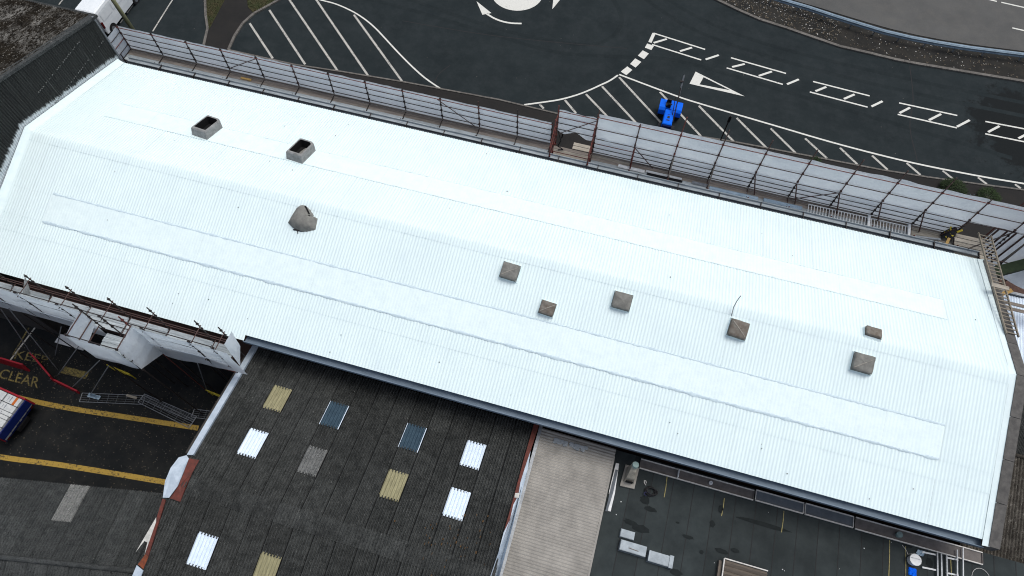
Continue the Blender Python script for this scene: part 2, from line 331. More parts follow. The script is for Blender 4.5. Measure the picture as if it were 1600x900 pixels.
HATCH_EAST = [[(-7.75, 35.92), (-7.35, 35.6)], [(-6.0, 36.88), (-4.86, 35.83)], [(-4.57, 37.92), (-2.48, 36.16)], [(-3.54, 39.05), (-0.14, 36.05)], [(-2.45, 40.36), (1.51, 36.74)], [(0.91, 39.74), (4.62, 36.28)], [(4.03, 39.18), (7.06, 36.44)], [(6.98, 38.78), (9.46, 36.53)], [(9.57, 38.48), (11.58, 36.65)], [(12.16, 38.22), (13.86, 36.78)], [(14.72, 38.05), (16.03, 36.84)], [(17.05, 37.96), (18.19, 36.95)], [(19.52, 37.96), (20.5, 37.14)], [(22.06, 37.99), (22.78, 37.41)], [(24.52, 38.06), (25.12, 37.62)], [(27.08, 38.17), (27.46, 37.9)]]
LADDER = [[(-0.73, 45.92), (3.61, 45.27)], [(-0.62, 44.61), (3.48, 44.02)], [(-0.52, 44.83), (0.43, 45.56)], [(1.69, 44.5), (2.56, 45.18)], [(3.81, 44.17), (4.76, 44.95)], [(5.75, 44.93), (10.16, 44.45)], [(5.56, 43.73), (10.03, 43.21)], [(5.97, 43.95), (6.89, 44.56)], [(8.12, 43.59), (9.06, 44.35)], [(10.35, 43.32), (11.19, 44.1)], [(12.29, 44.18), (16.63, 43.89)], [(12.13, 43.0), (16.53, 42.67)], [(12.55, 43.2), (13.33, 43.9)], [(14.73, 43.01), (15.5, 43.72)], [(16.82, 42.82), (17.62, 43.61)], [(18.86, 43.79), (23.17, 43.73)], [(18.78, 42.57), (23.12, 42.45)], [(18.91, 42.74), (19.68, 43.54)], [(21.09, 42.65), (21.98, 43.54)], [(23.13, 42.57), (24.08, 43.52)], [(25.23, 43.71), (29.33, 43.81)], [(25.17, 42.45), (29.24, 42.47)], [(25.39, 42.69), (26.24, 43.54)], [(27.56, 42.68), (28.45, 43.55)]]
TRI_OUT = [(3.25, 42.64), (7.31, 41.13), (2.99, 41.23)]
TRI_IN = [(3.94, 42.23), (6.16, 41.44), (3.75, 41.38)]
VERGE_KERB = [(1.6, 52.39), (3.65, 51.29), (5.62, 50.52), (7.53, 49.88), (9.74, 49.51), (11.92, 49.04), (14.07, 48.6), (16.52, 48.5), (18.25, 48.37), (19.96, 48.37), (22.5, 48.49), (25.03, 48.6), (28.3, 48.78), (31.64, 48.96)]
RAIL = [(6.65, 52.4), (8.89, 51.94), (11.09, 51.62), (13.27, 51.18), (15.4, 50.82), (17.16, 50.54), (19.23, 50.42), (21.29, 50.43), (23.83, 50.56), (27.98, 50.99), (31.36, 51.38)]
FAR_EDGE = [(7.31, 53.49), (9.59, 53.02), (11.83, 52.7), (14.03, 52.32), (16.2, 51.98), (17.99, 51.75), (20.1, 51.63), (22.19, 51.64), (24.78, 51.8), (28.5, 52.16), (31.94, 52.56)]
FAR_DASH = [[(25.84, 57.71), (26.55, 57.64)], [(26.91, 57.63), (28.8, 57.51)], [(27.65, 54.68), (29.03, 54.6)]]
FOOT_KERB = [(-33.19, 34.42), (-27.46, 34.42), (-23.26, 34.79), (-18.56, 35.1), (-10.84, 35.43), (-5.94, 35.32), (0.1, 35.77), (7.15, 36.35), (12.85, 36.57), (17.88, 36.75), (21.03, 37.01), (24.59, 37.39), (27.67, 37.75), (32.03, 38.2)]
ISLAND_LEFT = [(-38.11, 40.07), (-37.72, 39.2), (-36.77, 37.48), (-35.92, 36.18), (-35.33, 34.39), (-34.8, 33.15)]
ISLAND_RIGHT = [(-31.2, 42.08), (-31.74, 40.95), (-33.06, 38.8), (-33.42, 37.52), (-33.42, 36.0), (-33.19, 34.42)]
GRASS_A = [(-38.11, 40.07), (-36.77, 37.48), (-35.75, 36.08), (-36.13, 39.67), (-36.3, 40.6)]
GRASS_B = [(-34.84, 41.02), (-33.86, 39.36), (-33.06, 38.8), (-31.74, 40.95), (-31.2, 42.08)]
PARK = [[(-43.3, 38.55), (-43.26, 37.58), (-43.21, 35.96)], [(-43.16, 35.23), (-43.13, 34.77)], [(-40.45, 39.38), (-40.3, 37.21), (-40.1, 34.66)], [(-49.25, 36.81), (-49.19, 35.29)], [(-42.64, 32.19), (-42.38, 29.87)]]
KEEP = [(-33.96, 6.71), (-31.74, 6.96), (-34.05, 7.28), (-31.93, 7.42)]
CLEAR = [(-34.13, 5.34), (-31.38, 5.4), (-34.22, 5.93), (-31.64, 6.05)]
YELLOW_A = [(-36.01, 4.37), (-31.69, 4.59), (-28.78, 4.84), (-25.16, 5.3), (-20.81, 5.86)]
YELLOW_B = [(-33.54, 0.99), (-31.07, 1.15), (-27.6, 1.68), (-24.13, 2.13), (-19.91, 2.63)]
YELLOW_C = [(-30.7, 6.89), (-28.92, 6.96)]
BOUND = [(-33.88, 9.23), (-34.11, 6.31), (-34.28, 8.79), (-34.14, 6.87)]
# ---------------------------------------------------------------- ground, road, kerbs, markings
def struct(name, mb, mat): return mb.build(name, mat, kind='structure')
MBX = MB
struct('ground', MB().add([(-260, -200, -0.03), (260, -200, -0.03), (260, 320, -0.03), (-260, 320, -0.03)], [(0, 1, 2, 3)]), 'verge_ground')
road = struct('road', MB().add([(-120, 30, 0), (110, 30, 0), (110, 130, 0), (-120, 130, 0)], [(0, 1, 2, 3)]), 'asphalt')
struct('yard', MB().add([(-75, -45, 0), (-16.8, -45, 0), (-16.8, 9.9, 0), (-75, 9.9, 0)], [(0, 1, 2, 3)]), 'yard_asphalt')
# footway along the north wall, level 0.1 behind a kerb
fk = [(-46, 32.4)] + [p for p in FOOT_KERB] + [(60, 40)]
struct('footway', MB().prism([(x, y - 0.12, 0.09) for x, y in fk] + [(60, 20, 0.09), (-46, 20, 0.09)], 0.09), 'footway_asphalt')
def kerb(name, pts, w=0.14, h=0.11, step=0.95):
    k = bpy.data.objects.new(name, None); COL.objects.link(k); k['kind'] = 'structure'; WM[k.name] = Matrix.Identity(4)
    P = [Vector((*p, 0)) for p in pts]; out = []
    for a, b in zip(P, P[1:]):
        n = max(1, round((b - a).length / step))
        for i in range(n):
            p, q = a.lerp(b, i / n), a.lerp(b, (i + 1) / n); d = (q - p).normalized() * 0.006
            MB().bar(p + d + Vector((0, 0, h / 2 - 0.02)), q - d + Vector((0, 0, h / 2 - 0.02 + random.uniform(-.006, .006))), w, h).build('kerb_stone', 'kerb_stone', k)
    return k
kerb('footway_kerb', FOOT_KERB, 0.13, 0.13)
kerb('verge_kerb', VERGE_KERB, 0.24, 0.14)
kerb('island_kerb', ISLAND_LEFT, 0.2, 0.13)
kerb('island_kerb', ISLAND_RIGHT, 0.2, 0.13)
# planted / gravel verge, far carriageway behind the guard rail
vp = [(x, y, 0.075) for x, y in VERGE_KERB] + [(x, y, 0.075) for x, y in reversed([(1.0, 57)] + FAR_EDGE)]
struct('verge', MB().prism(vp, 0.07), 'verge_ground')
fe = [(-4, 60)] + [(4.6, 54.4)] + FAR_EDGE + [(70, 58)]
struct('far_carriageway', MB().prism([(x, y, 0.12) for x, y in fe] + [(70, 130, 0.12), (-30, 130, 0.12)], 0.1), 'far_road')
for i, g in enumerate((GRASS_A, GRASS_B)):
    struct('grass_bed', MB().prism([(x, y, 0.08) for x, y in g], 0.07), 'grass')
struct('island_path', MB().prism([(x, y, 0.05) for x, y in ISLAND_LEFT] + [(x, y, 0.05) for x, y in reversed(ISLAND_RIGHT)], 0.04), 'footway_asphalt')
def mark(name, mb, mat): return mb.build(name, mat, road)
ZM = 0.004
for s_ in HATCH_WEST: mark('hatch_line', MB().strip(s_, 0.17, ZM), 'road_white_old')
def smooth_poly(pts, n=5):
    P = [Vector((*p, 0)) for p in pts]; out = []
    for i in range(len(P) - 1):
        p0 = P[max(i - 1, 0)]; p1 = P[i]; p2 = P[i + 1]; p3 = P[min(i + 2, len(P) - 1)]
        for k in range(n):
            t = k / n
            out.append(0.5 * (2 * p1 + (p2 - p0) * t + (2 * p0 - 5 * p1 + 4 * p2 - p3) * t * t + (3 * p1 - p0 - 3 * p2 + p3) * t ** 3))
    return [(p.x, p.y) for p in out] + [pts[-1]]
mark('edge_line', MB().strip(smooth_poly(CURVE_WEST), 0.13, ZM + 0.001), 'road_white')
mark('edge_line', MB().strip(smooth_poly(CURVE_EAST), 0.14, ZM + 0.001), 'road_white')
mark('edge_line', MB().strip(smooth_poly(EDGE_EAST), 0.14, ZM + 0.001), 'road_white')
for s_ in HATCH_EAST: mark('hatch_line', MB().strip(s_, 0.17, ZM), 'road_white_old')
for i, s_ in enumerate(LADDER):
    L = math.dist(*s_); mark('lane_line' if L > 3 else 'lane_dash', MB().strip(s_, 0.13 if L > 3 else 0.18, ZM + (0.0 if L > 3 else 0.001)), 'road_white')
for q in GIVE_WAY: mark('give_way_block', MB().add([(x, y, ZM + 0.002) for x, y in q], [(0, 1, 2, 3)]), 'road_white')
mark('give_way_triangle', MB().add([(x, y, ZM) for x, y in TRI_OUT + TRI_IN], [(0, 1, 4, 3), (1, 2, 5, 4), (2, 0, 3, 5)]), 'road_white')
mark('arrow', MB().add([(x, y, ZM) for x, y in ARROW_HEAD], [(0, 1, 2)]).strip(smooth_poly(ARROW_SHAFT), 0.17, ZM), 'road_white')
mark('arrow', MB().add([(x, y, ZM) for x, y in ARROW_TWO], [(0, 1, 2)]), 'road_white')
disc = [(-12.76, 47.44, 0.07)] + [(-12.76 + 2.2 * r_ * math.cos(t * math.pi / 24), 47.44 + 2.2 * r_ * math.sin(t * math.pi / 24), 0.004 + 0.066 * (1 - r_ * r_)) for r_ in (0.5, 0.8, 1.0) for t in range(48)]
fs = [(0, 1 + t, 1 + (t + 1) % 48) for t in range(48)]
for r_ in range(2): fs += [(1 + r_ * 48 + t, 49 + r_ * 48 + t, 49 + r_ * 48 + (t + 1) % 48, 1 + r_ * 48 + (t + 1) % 48) for t in range(48)]
mark('roundabout_dome', MB().add(disc, fs), 'road_white')
for pts in ([(-40, 44.5), (-30, 43.4), (-22, 43.0), (-14, 42.2), (-8, 41.6), (-3, 42.5), (2, 43.4), (12, 42.3), (27, 40.6)], [(-34, 46.5), (-24, 44.6), (-16, 43.2), (-10, 42.7), (-5, 43.4), (-3.5, 46.5), (-5.5, 50)], [(30, 46.5), (18, 46.6), (8, 47.3), (2, 49), (-3, 52)], [(30, 45.1), (18, 45.2), (8, 46.0), (1.5, 47.6), (-4, 51)]):
    mark('tyre_mark', MB().strip(smooth_poly(pts), 0.38, 0.0015), 'tyre_rubber')
for s_ in PARK: mark('parking_line', MB().strip(s_, 0.11, ZM), 'road_white_old')
for s_ in FAR_DASH: mark('lane_dash', MB().strip(s_, 0.14, 0.125), 'road_white')
# repair joints and cracks in the carriageway
for pts in ([(-21, 41.5), (-14, 41.9), (-8, 42.7), (-2.5, 43.6)], [(19.6, 48.0), (19.9, 44.5), (19.7, 41.5), (20.3, 38.2), (20.2, 37.2)], [(-16.1, 35.1), (-16.2, 36.6), (-15.6, 37.9)]):
    mark('sealed_crack', MB().strip(smooth_poly(pts), 0.06, 0.002), 'black_rubber')
YARD = bpy.data.objects['yard']
for nm, p, w_ in (('bay_line', YELLOW_A, 0.30), ('bay_line', YELLOW_B, 0.30)):
    MB().strip(smooth_poly(p), w_, 0.004).build(nm, 'yard_yellow', YARD)
MB().strip(YELLOW_C, 0.45, 0.004).build('faded_bar', 'yard_yellow_faded', YARD)
MB().strip(BOUND[:2], 0.10, 0.004).build('white_line', 'road_white_old', YARD)
MB().strip(BOUND[2:], 0.10, 0.004).build('faded_line', 'yard_yellow_faded', YARD)
def ground_text(word, corners, z, mat):
    cu = bpy.data.curves.new(word, 'FONT'); cu.body = word; cu.size = 1.0; cu.offset = 0.006
    o = bpy.data.objects.new('tmp', cu); COL.objects.link(o)
    dg = bpy.context.evaluated_depsgraph_get(); me = bpy.data.meshes.new_from_object(o.evaluated_get(dg)); bpy.data.objects.remove(o)
    xs = [v.co.x for v in me.vertices]; ys = [v.co.y for v in me.vertices]; x0, x1, y0, y1 = min(xs), max(xs), min(ys), max(ys)
    bl, br, tl, tr = [Vector((*c, z)) for c in corners]
    for v in me.vertices:
        u = (v.co.x - x0) / (x1 - x0); w_ = (v.co.y - y0) / (y1 - y0)
        v.co = bl.lerp(br, u).lerp(tl.lerp(tr, u), w_)
    me.materials.append(MATS[mat]); return link('lettering', me, YARD)
ground_text('KEEP', KEEP, 0.004, 'yard_yellow_faded')
ground_text('CLEAR', CLEAR, 0.004, 'yard_yellow_faded')

# ---------------------------------------------------------------- the warehouse with the white-coated roof
XW, XE = -31.6, 19.1
zS = lambda y: 10.9 - 0.339 * (16.6 - y)
zN = lambda y: 10.9 - 0.278 * (y - 16.6)
WH = thing('warehouse', (-6, 16.6, 0), 'long warehouse with a low-pitched corrugated roof coated bright white', 'warehouse')
w_ = MB()
sec = [(9.95, 0), (24.0, 0), (24.0, zN(24.0) - 0.12), (16.6, 10.72), (9.95, zS(9.95) - 0.12)]
n5 = len(sec)
w_.add([(x, y, z) for x in (-31.8, 19.0) for y, z in sec], [tuple(range(n5)), tuple(range(2 * n5 - 1, n5 - 1, -1))] + [(i, n5 + i, n5 + (i + 1) % n5, (i + 1) % n5) for i in range(n5)])
w_.build('wall', 'brick', WH)
NC = 40; CW = (XE - XW) / NC
def slope_part(side):
    y0, y1, f = (9.95, 16.6, zS) if side == 'S' else (24.0, 16.6, zN)
    mb = MB().add([(XW - .1, y0, f(y0) - .075), (XE, y0, f(y0) - .075), (XE, y1, f(y1) - .075), (XW - .1, y1, f(y1) - .075)], [(0, 1, 2, 3)])
    return mb.build('roof', 'dark_wall', WH)
sheet_cache = {}
def sheet_mesh(width, length, waves, amp, mat, seg=6, nv=1, wob=0.0, key=0):
    k = (round(width, 3), round(length, 3), waves, amp, mat, seg, key)
    if k not in sheet_cache: sheet_cache[k] = corr(width, length, waves, amp, seg, mat, nv, wob)
    return sheet_cache[k]
def place(parent, name, x, ya, za, yb, zb, width, waves, amp, mat, lift=0.0, seg=6, jit=0.003):
    L = math.hypot(yb - ya, zb - za); d = (0, yb - ya, zb - za)
    if yb > ya: xd, ox = (1, 0, 0), x
    else: xd, ox = (-1, 0, 0), x + width
    m = frame((ox, ya, za), xd, d); nrm = m.col[2].to_3d(); nrm = nrm if nrm.z > 0 else -nrm
    m.translation = Vector((ox, ya, za)) + nrm * (lift + random.uniform(-jit, jit))
    return link(name, sheet_mesh(width, L, waves, amp, mat, seg), parent, mw=m)
rS, rN = slope_part('S'), slope_part('N')
for c in range(NC):
    x = XW + c * CW; e = 9.28 if x < -16.6 else 9.55
    band = 2 <= c <= 37
    place(rS, 'roof_sheet', x, e, zS(e), 11.52, zS(11.52), CW, 8, 0.0125, 'white_coating')
    place(rS, 'roof_sheet', x, 11.42, zS(11.42), 12.36, zS(12.36), CW, 8, 0.0125, 'white_coating', 0.012)
    place(rS, 'rooflight_sheet' if band else 'roof_sheet', x, 12.27, zS(12.27), 13.74, zS(13.74), CW, 8, 0.003 if band else 0.0125, 'white_coating_thick' if band else 'white_coating', 0.040 if band else 0.018)
    place(rS, 'roof_sheet', x, 13.68, zS(13.68), 16.42, zS(16.42), CW, 8, 0.0125, 'white_coating', 0.024)
    place(rN, 'roof_sheet', x, 24.1, zN(24.1), 20.30, zN(20.30), CW, 8, 0.0125, 'white_coating')
    place(rN, 'rooflight_sheet' if band else 'roof_sheet', x, 20.38, zN(20.38), 19.08, zN(19.08), CW, 8, 0.003 if band else 0.0125, 'white_coating_thick' if band else 'white_coating', 0.034 if band else 0.012)
    place(rN, 'roof_sheet', x, 19.12, zN(19.12), 16.80, zN(16.80), CW, 8, 0.0125, 'white_coating', 0.018)
# ragged coated tape along the rooflight bands
for y, f, pr, amp in ((12.27, zS, rS, 1.0), (13.74, zS, rS, 0.8), (20.38, zN, rN, 0.35), (19.08, zN, rN, 0.35)):
    mb = MB(); n = 360; x0, x1 = XW + 2 * CW, XW + 38 * CW
    def fn(u, v, y=y, f=f, amp=amp):
        x = x0 + (x1 - x0) * u; w = 0.03 + 0.04 * amp * (noise.noise(Vector((x * 2.3, y, 0))) + 0.6)
        yy = y + (v - 0.5) * 2 * w * (0.7 + 0.5 * amp) + 0.03 * noise.noise(Vector((x * 5, y, v * 4)))
        return (x, yy, f(yy) + 0.030 + (0.03 * math.sin(math.pi * v) + 0.028 * amp * noise.noise(Vector((x * 6, v * 3, y))))) 
    mb.grid(fn, n, 3); mb.build('joint_tape', 'tape_coating' if amp > 0.5 else 'white_coating', pr, True)
# ridge capping pieces and verge flashings
for i in range(17):
    xa = XW + i * (XE - XW) / 17; xb = XW + (i + 1) * (XE - XW) / 17 + 0.05; lf = 0.004 * (i % 2)
    prof = [(16.14, zS(16.14) + 0.05), (16.32, zS(16.32) + 0.052), (16.5, 10.928), (16.6, 10.94), (16.7, 10.928), (16.88, zN(16.88) + 0.052), (17.08, zN(17.08) + 0.05)]
    mb = MB().grid(lambda u, v: (xa + (xb - xa) * u, prof[round(v * 6)][0], prof[round(v * 6)][1] - 0.012 + lf + 0.0125 * math.cos(2 * math.pi * (xa - XW + (xb - xa) * u) / (CW / 8) + math.pi)), 116, 6)
    mb.build('ridge_cap', 'white_coating', WH, True)
for sy, f, ya, yb in ((1, zS, 9.30, 16.6), (1, zN, 16.6, 24.08)):
    mb = MB().grid(lambda u, v: (-31.86 + 0.36 * v, ya + (yb - ya) * u, f(ya + (yb - ya) * u) + 0.03 + 0.24 * (1 - v) ** 2.0 + 0.012 * noise.noise(Vector((u * 30, v * 3, 1)))), 40, 6)
    mb.build('verge_flashing', 'white_coating_thick', WH, True)
    mb = MB().grid(lambda u, v: (18.90 + 0.30 * v, ya + (yb - ya) * u, f(ya + (yb - ya) * u) + 0.035 + 0.06 * v + 0.012 * noise.noise(Vector((u * 30, v * 3, 5)))), 40, 4)
    mb.build('verge_flashing', 'white_coating_thick', WH, True)
    for k in range(4):   # coping stones on the east gable
        a = ya + (yb - ya) * k / 4 + 0.012; b = ya + (yb - ya) * (k + 1) / 4 - 0.012
        if f is zN and k == 3: b = 24.0
        MB().add([(x, y, f(y) + z) for y in (a, b) for x, z in ((19.14, -0.5), (19.62, -0.5), (19.62, 0.10), (19.14, 0.13))], [(0, 1, 2, 3), (4, 7, 6, 5), (0, 4, 5, 1), (1, 5, 6, 2), (2, 6, 7, 3), (3, 7, 4, 0)]).build('coping_stone', 'coping', WH)
# eaves gutters
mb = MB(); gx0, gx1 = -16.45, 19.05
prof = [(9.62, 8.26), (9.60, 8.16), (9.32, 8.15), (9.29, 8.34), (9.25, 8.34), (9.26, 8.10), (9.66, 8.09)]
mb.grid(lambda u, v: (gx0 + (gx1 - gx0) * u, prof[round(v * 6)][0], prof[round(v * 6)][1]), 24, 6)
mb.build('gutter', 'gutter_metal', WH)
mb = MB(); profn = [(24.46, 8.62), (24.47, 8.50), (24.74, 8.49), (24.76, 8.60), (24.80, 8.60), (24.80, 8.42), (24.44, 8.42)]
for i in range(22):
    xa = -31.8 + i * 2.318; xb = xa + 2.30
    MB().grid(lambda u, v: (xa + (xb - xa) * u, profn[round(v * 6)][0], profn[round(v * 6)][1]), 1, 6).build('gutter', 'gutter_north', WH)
    MB().box(xb - 0.018, xb + 0.018, 24.1, 24.78, 8.44, 8.56 + random.uniform(0, .05)).build('gutter_bracket', 'tube_dark', WH)
MB().box(-31.6, 19.0, 9.80, 9.93, 7.6, 8.3).build('fascia', 'black_void', WH)

# roof units -------------------------------------------------------------------------------------
def on_roof(x, y): return Vector((x, y, zS(y) if y < 16.6 else zN(y)))
def roof_frame(x, y, rz=0.0):
    t = Vector((0, 1, 0.339 if y < 16.6 else -0.278)).normalized(); m = frame(on_roof(x, y), (1, 0, 0), t)
    return m @ Matrix.Rotation(rz, 4, 'Z')
def wrapped(x, y, sx, sy, h, rz, mat, label, seam):
    T = thing('wrapped_roof_vent', tuple(on_roof(x, y)), label, 'roof vent', 'cloth-wrapped roof vents')
    M = roof_frame(x, y, rz); sd = random.random() * 50
    MB().add([tuple(M @ Vector((a * (sx / 2 + 0.07 * k), b * (sy / 2 + 0.07 * k), z))) for k, z in ((1, -0.03), (0, 0.14)) for a, b in ((-1, -1), (1, -1), (1, 1), (-1, 1))],
             [(0, 1, 5, 4), (1, 2, 6, 5), (2, 3, 7, 6), (3, 0, 4, 7), (4, 5, 6, 7)]).build('upstand', 'white_coating_thick', T)
    prof = [(0.965, 0.05), (1.0, 0.12), (1.0, h * 0.72), (0.975, h * 0.92), (0.92, h), (0.6, h * 1.03), (0.3, h * 1.07), (0.0, h * 1.10)]
    mb = MB(); nr = 28
    def fn(u, v):
        k, z = prof[min(round(v * 7), 7)]; t = u * 2 * math.pi + math.pi / 4; c, s = math.cos(t), math.sin(t)
        q = 1 / max(abs(c), abs(s)); q = min(q, 1.34)
        nz = noise.noise(Vector((c * 2.2 + sd, s * 2.2, z * 4)))
        return tuple(M @ Vector((c * q * sx / 2 * k * (1 + 0.025 * nz), s * q * sy / 2 * k * (1 + 0.025 * nz), z + 0.03 * nz * (1 if k > 0.2 else 0))))
    mb.grid(fn, nr, 7); mb.build('cloth_cover', mat, T, True)
    if seam:
        a = Vector((-0.42 * sx, -0.36 * sy * seam, h * 1.02)); b_ = Vector((0.42 * sx, 0.36 * sy * seam, h * 1.02)); c_ = Vector((0, 0, h * 1.125))
        MB().bar(M @ a, M @ c_, 0.035, 0.012).bar(M @ c_, M @ b_, 0.035, 0.012).build('cloth_seam', 'wrap_seam', T)
    mb = MB()
    for z in (0.16,):
        pts = [M @ Vector((a * sx / 2 * 1.02, b * sy / 2 * 1.02, z)) for a, b in ((-1, -1), (1, -1), (1, 1), (-1, 1), (-1, -1))]
        mb.path(pts, 0.009, 5)
    mb.build('tie_rope', 'black_rubber', T)
    return T
wrapped(-4.33, 15.58, 0.86, 0.80, 0.36, -0.05, 'wrap_cloth', 'grey cloth-wrapped roof vent leftmost of the square ones near the ridge', 1)
wrapped(-2.10, 14.35, 0.72, 0.66, 0.34, -0.06, 'wrap_rust', 'small brown-grey wrapped roof vent set lower down the slope above the rooflight strip', 1)
wrapped(1.27, 15.52, 0.88, 0.80, 0.36, -0.02, 'wrap_cloth', 'pale grey wrapped roof vent with black holes, between the small vent and the rod', 0)
wrapped(6.82, 15.57, 0.86, 0.82, 0.38, -0.07, 'wrap_rust', 'rust-streaked wrapped roof vent with a thin rod standing behind it', -1)
wrapped(12.82, 16.88, 0.72, 0.52, 0.30, -0.08, 'wrap_rust', 'smallest wrapped roof vent sitting on the ridge near the right gable', 0)
wrapped(12.55, 15.46, 0.92, 0.84, 0.36, -0.03, 'wrap_cloth', 'brown-grey wrapped roof vent below the ridge, rightmost of the larger vents', 1)
rd = MB().path([(6.42, 16.1, zS(16.1)), (6.36, 16.35, zS(16.35) + 0.35), (6.38, 16.5, 11.6), (6.42, 16.56, 12.0)], 0.022, 6)
rd.build('vent_rod', 'galvanised', label='thin bent metal rod rising behind the rust-streaked roof vent', cat='rod')
def open_vent(x, y, rz, label, flap):
    T = thing('open_roof_vent', tuple(on_roof(x, y)), label, 'roof vent', 'open roof vents on the far slope')
    M = roof_frame(x, y, rz); a, b, h = 0.47, 0.70, 0.55
    o = [(-a, -b), (a, -b), (a, b - 0.14), (a - 0.2, b), (-a + 0.06, b), (-a, b - 0.06)]
    k = 0.80; i_ = [(p * k, q * k) for p, q in o]; n = len(o)
    vs = [M @ Vector((p * 1.06, q * 1.06, 0)) for p, q in o] + [M @ Vector((p, q, h - 0.06)) for p, q in o] + [M @ Vector((p * .93, q * .93, h)) for p, q in o] + [M @ Vector((p, q, h)) for p, q in i_] + [M @ Vector((p, q, 0.05)) for p, q in i_]
    fs = [(r * n + j, r * n + (j + 1) % n, (r + 1) * n + (j + 1) % n, (r + 1) * n + j) for r in range(4) for j in range(n)]
    MB().add(vs, fs).build('cowl', 'cowl_grey', T)
    MB().add([M @ Vector((p * .985, q * .985, z)) for z in (0.06, h - .012) for p, q in i_], [tuple(range(n))] + [(j, (j + 1) % n, n + (j + 1) % n, n + j) for j in range(n)]).build('cavity_shade', 'black_void', T)  # black liner: shade of the deep cavity put into colour
    mb = MB().grid(lambda u, v: tuple(M @ Vector((-0.05 + 0.38 * u - 0.10 * flap * math.sin(3 * v), -0.48 + 0.96 * v, 0.12 + 0.2 * u ** 1.5 - 0.05 * math.sin(v * 3)))), 6, 8)
    mb.build('cloth_lining', 'wrap_cloth', T, True)
    MB().add([M @ Vector((p * 1.16, q * 1.14, z)) for z, s2 in ((0.0, 1), (0.05, 1)) for p, q in o], [(j, (j + 1) % n, n + (j + 1) % n, n + j) for j in range(n)] + [tuple(range(n, 2 * n))]).build('flashing_skirt', 'white_coating_thick', T)
open_vent(-23.12, 19.86, -0.12, 'open grey roof vent, the left one of two on the far slope', 0.6)
open_vent(-17.42, 19.78, -0.10, 'open grey roof vent, the right one of two, black hollow facing up', 1.2)
# collapsed cloth-covered vent: a lopsided heap draped in grey cloth
T = thing('draped_roof_vent', tuple(on_roof(-15.35, 15.7)), 'large lopsided grey cloth-draped vent near the ridge, torn open at its top edge', 'roof vent')
outl = [(265, 480), (240, 590), (330, 640), (440, 690), (600, 715), (740, 690), (900, 620), (890, 500), (860, 400), (790, 375), (745, 420), (760, 350), (660, 270), (560, 215), (480, 185), (400, 200), (330, 270)]
P = []
for px, py in outl: P.append(((px - 560) / 12.86 / 33.0, -(py - 470) / 12.86 / 29.0))
M = frame((-15.32, 15.60, zS(15.60)), (1, 0.05, 0), (0.0, 1, 0.339))
n = len(P)
def heap(u, v):
    j = u * n; i0 = int(j) % n; f = j - int(j); i1 = (i0 + 1) % n
    x = P[i0][0] * (1 - f) + P[i1][0] * f; y = P[i0][1] * (1 - f) + P[i1][1] * f; r = 1 - v
    z = 0.5 * (1 - r ** 3.2) + 0.06 * noise.noise(Vector((x * 3 * r, y * 3 * r, 2))) * (1 - v * .5)
    return tuple(M @ Vector((x * r, y * r, max(z, 0.0))))
MB().grid(heap, n * 3, 9).build('cloth_cover', 'wrap_cloth', T, True)
MB().tube(M @ Vector((-0.06, 0.66, 0.16)), M @ Vector((0.34, 0.30, 0.36)), 0.055, 0.035).build('tear_shade', 'black_void', T)  # solid black pieces paint the dark inside the tear
MB().tube(M @ Vector((0.36, 0.20, 0.33)), M @ Vector((0.42, 0.08, 0.38)), 0.05, 0.03).build('tear_shade', 'black_void', T)
MB().bar(M @ Vector((-0.35, -0.62, 0.05)), M @ Vector((0.15, -0.62, 0.05)), 0.05).bar(M @ Vector((-0.1, -0.66, 0.04)), M @ Vector((-0.05, -0.78, 0.04)), 0.04).build('frame_bar', 'black_plastic', T)
mb = MB()
for _ in range(34):   # specks of debris on the white roof
    x = random.uniform(-30, 18); y = random.choice((random.uniform(10, 16), random.uniform(17.2, 23.6), random.uniform(9.8, 11)))
    p = on_roof(x, y); s_ = random.uniform(0.008, 0.022)
    mb.box(p.x - s_, p.x + s_, p.y - s_, p.y + s_, p.z + 0.02, p.z + 0.045)
mb.build('roof_specks', 'stain_brown', label='tiny dark specks of debris scattered over the white roof', cat='debris', kind='stuff')
# ---------------------------------------------------------------- taller building at the left gable
LB = thing('tall_shed', (-42, 16.6, 0), 'taller shed with lichen-blotched roof and dark corrugated gable against the white roof', 'shed')
zL = lambda y: 14.12 - 0.270 * abs(y - 16.6)
sec = [(8.9, 0), (24.2, 0), (24.2, zL(24.2) - .12), (16.6, 13.98), (8.9, zL(8.9) - .12)]
MB().add([(x, y, z) for x in (-62, -31.98) for y, z in sec], [tuple(range(5)), tuple(range(9, 4, -1))] + [(i, 5 + i, 5 + (i + 1) % 5, (i + 1) % 5) for i in range(5)]).build('wall', 'dark_wall', LB)
def wall_sheet(y0, y1, za, zb_fn, x, lap):
    waves = 7; seg = 6; mb = MB()
    def fn(u, v):
        y = y0 + (y1 - y0) * u; zt = min(zb_fn(y), zL(y) - 0.02)
        return (x + lap + 0.030 * math.cos(2 * math.pi * waves * u), y, za + (max(zt, za + 0.02) - za) * v)
    mb.grid(fn, waves * seg, 1); return mb.build('cladding_sheet', 'wall_cladding', LB, True)
for k in range(15):
    y0 = 8.9 + k * 1.02; y1 = y0 + 1.02; top = max(zL(y0), zL(y1))
    wall_sheet(y0, y1, 7.0, lambda y: 10.6, -31.93, 0.0)
    if top > 10.6: wall_sheet(y0, y1, 10.5, lambda y: 11.78, -31.93, 0.016)
    if top > 11.8: wall_sheet(y0, y1, 11.68, lambda y: 99, -31.93, 0.032)
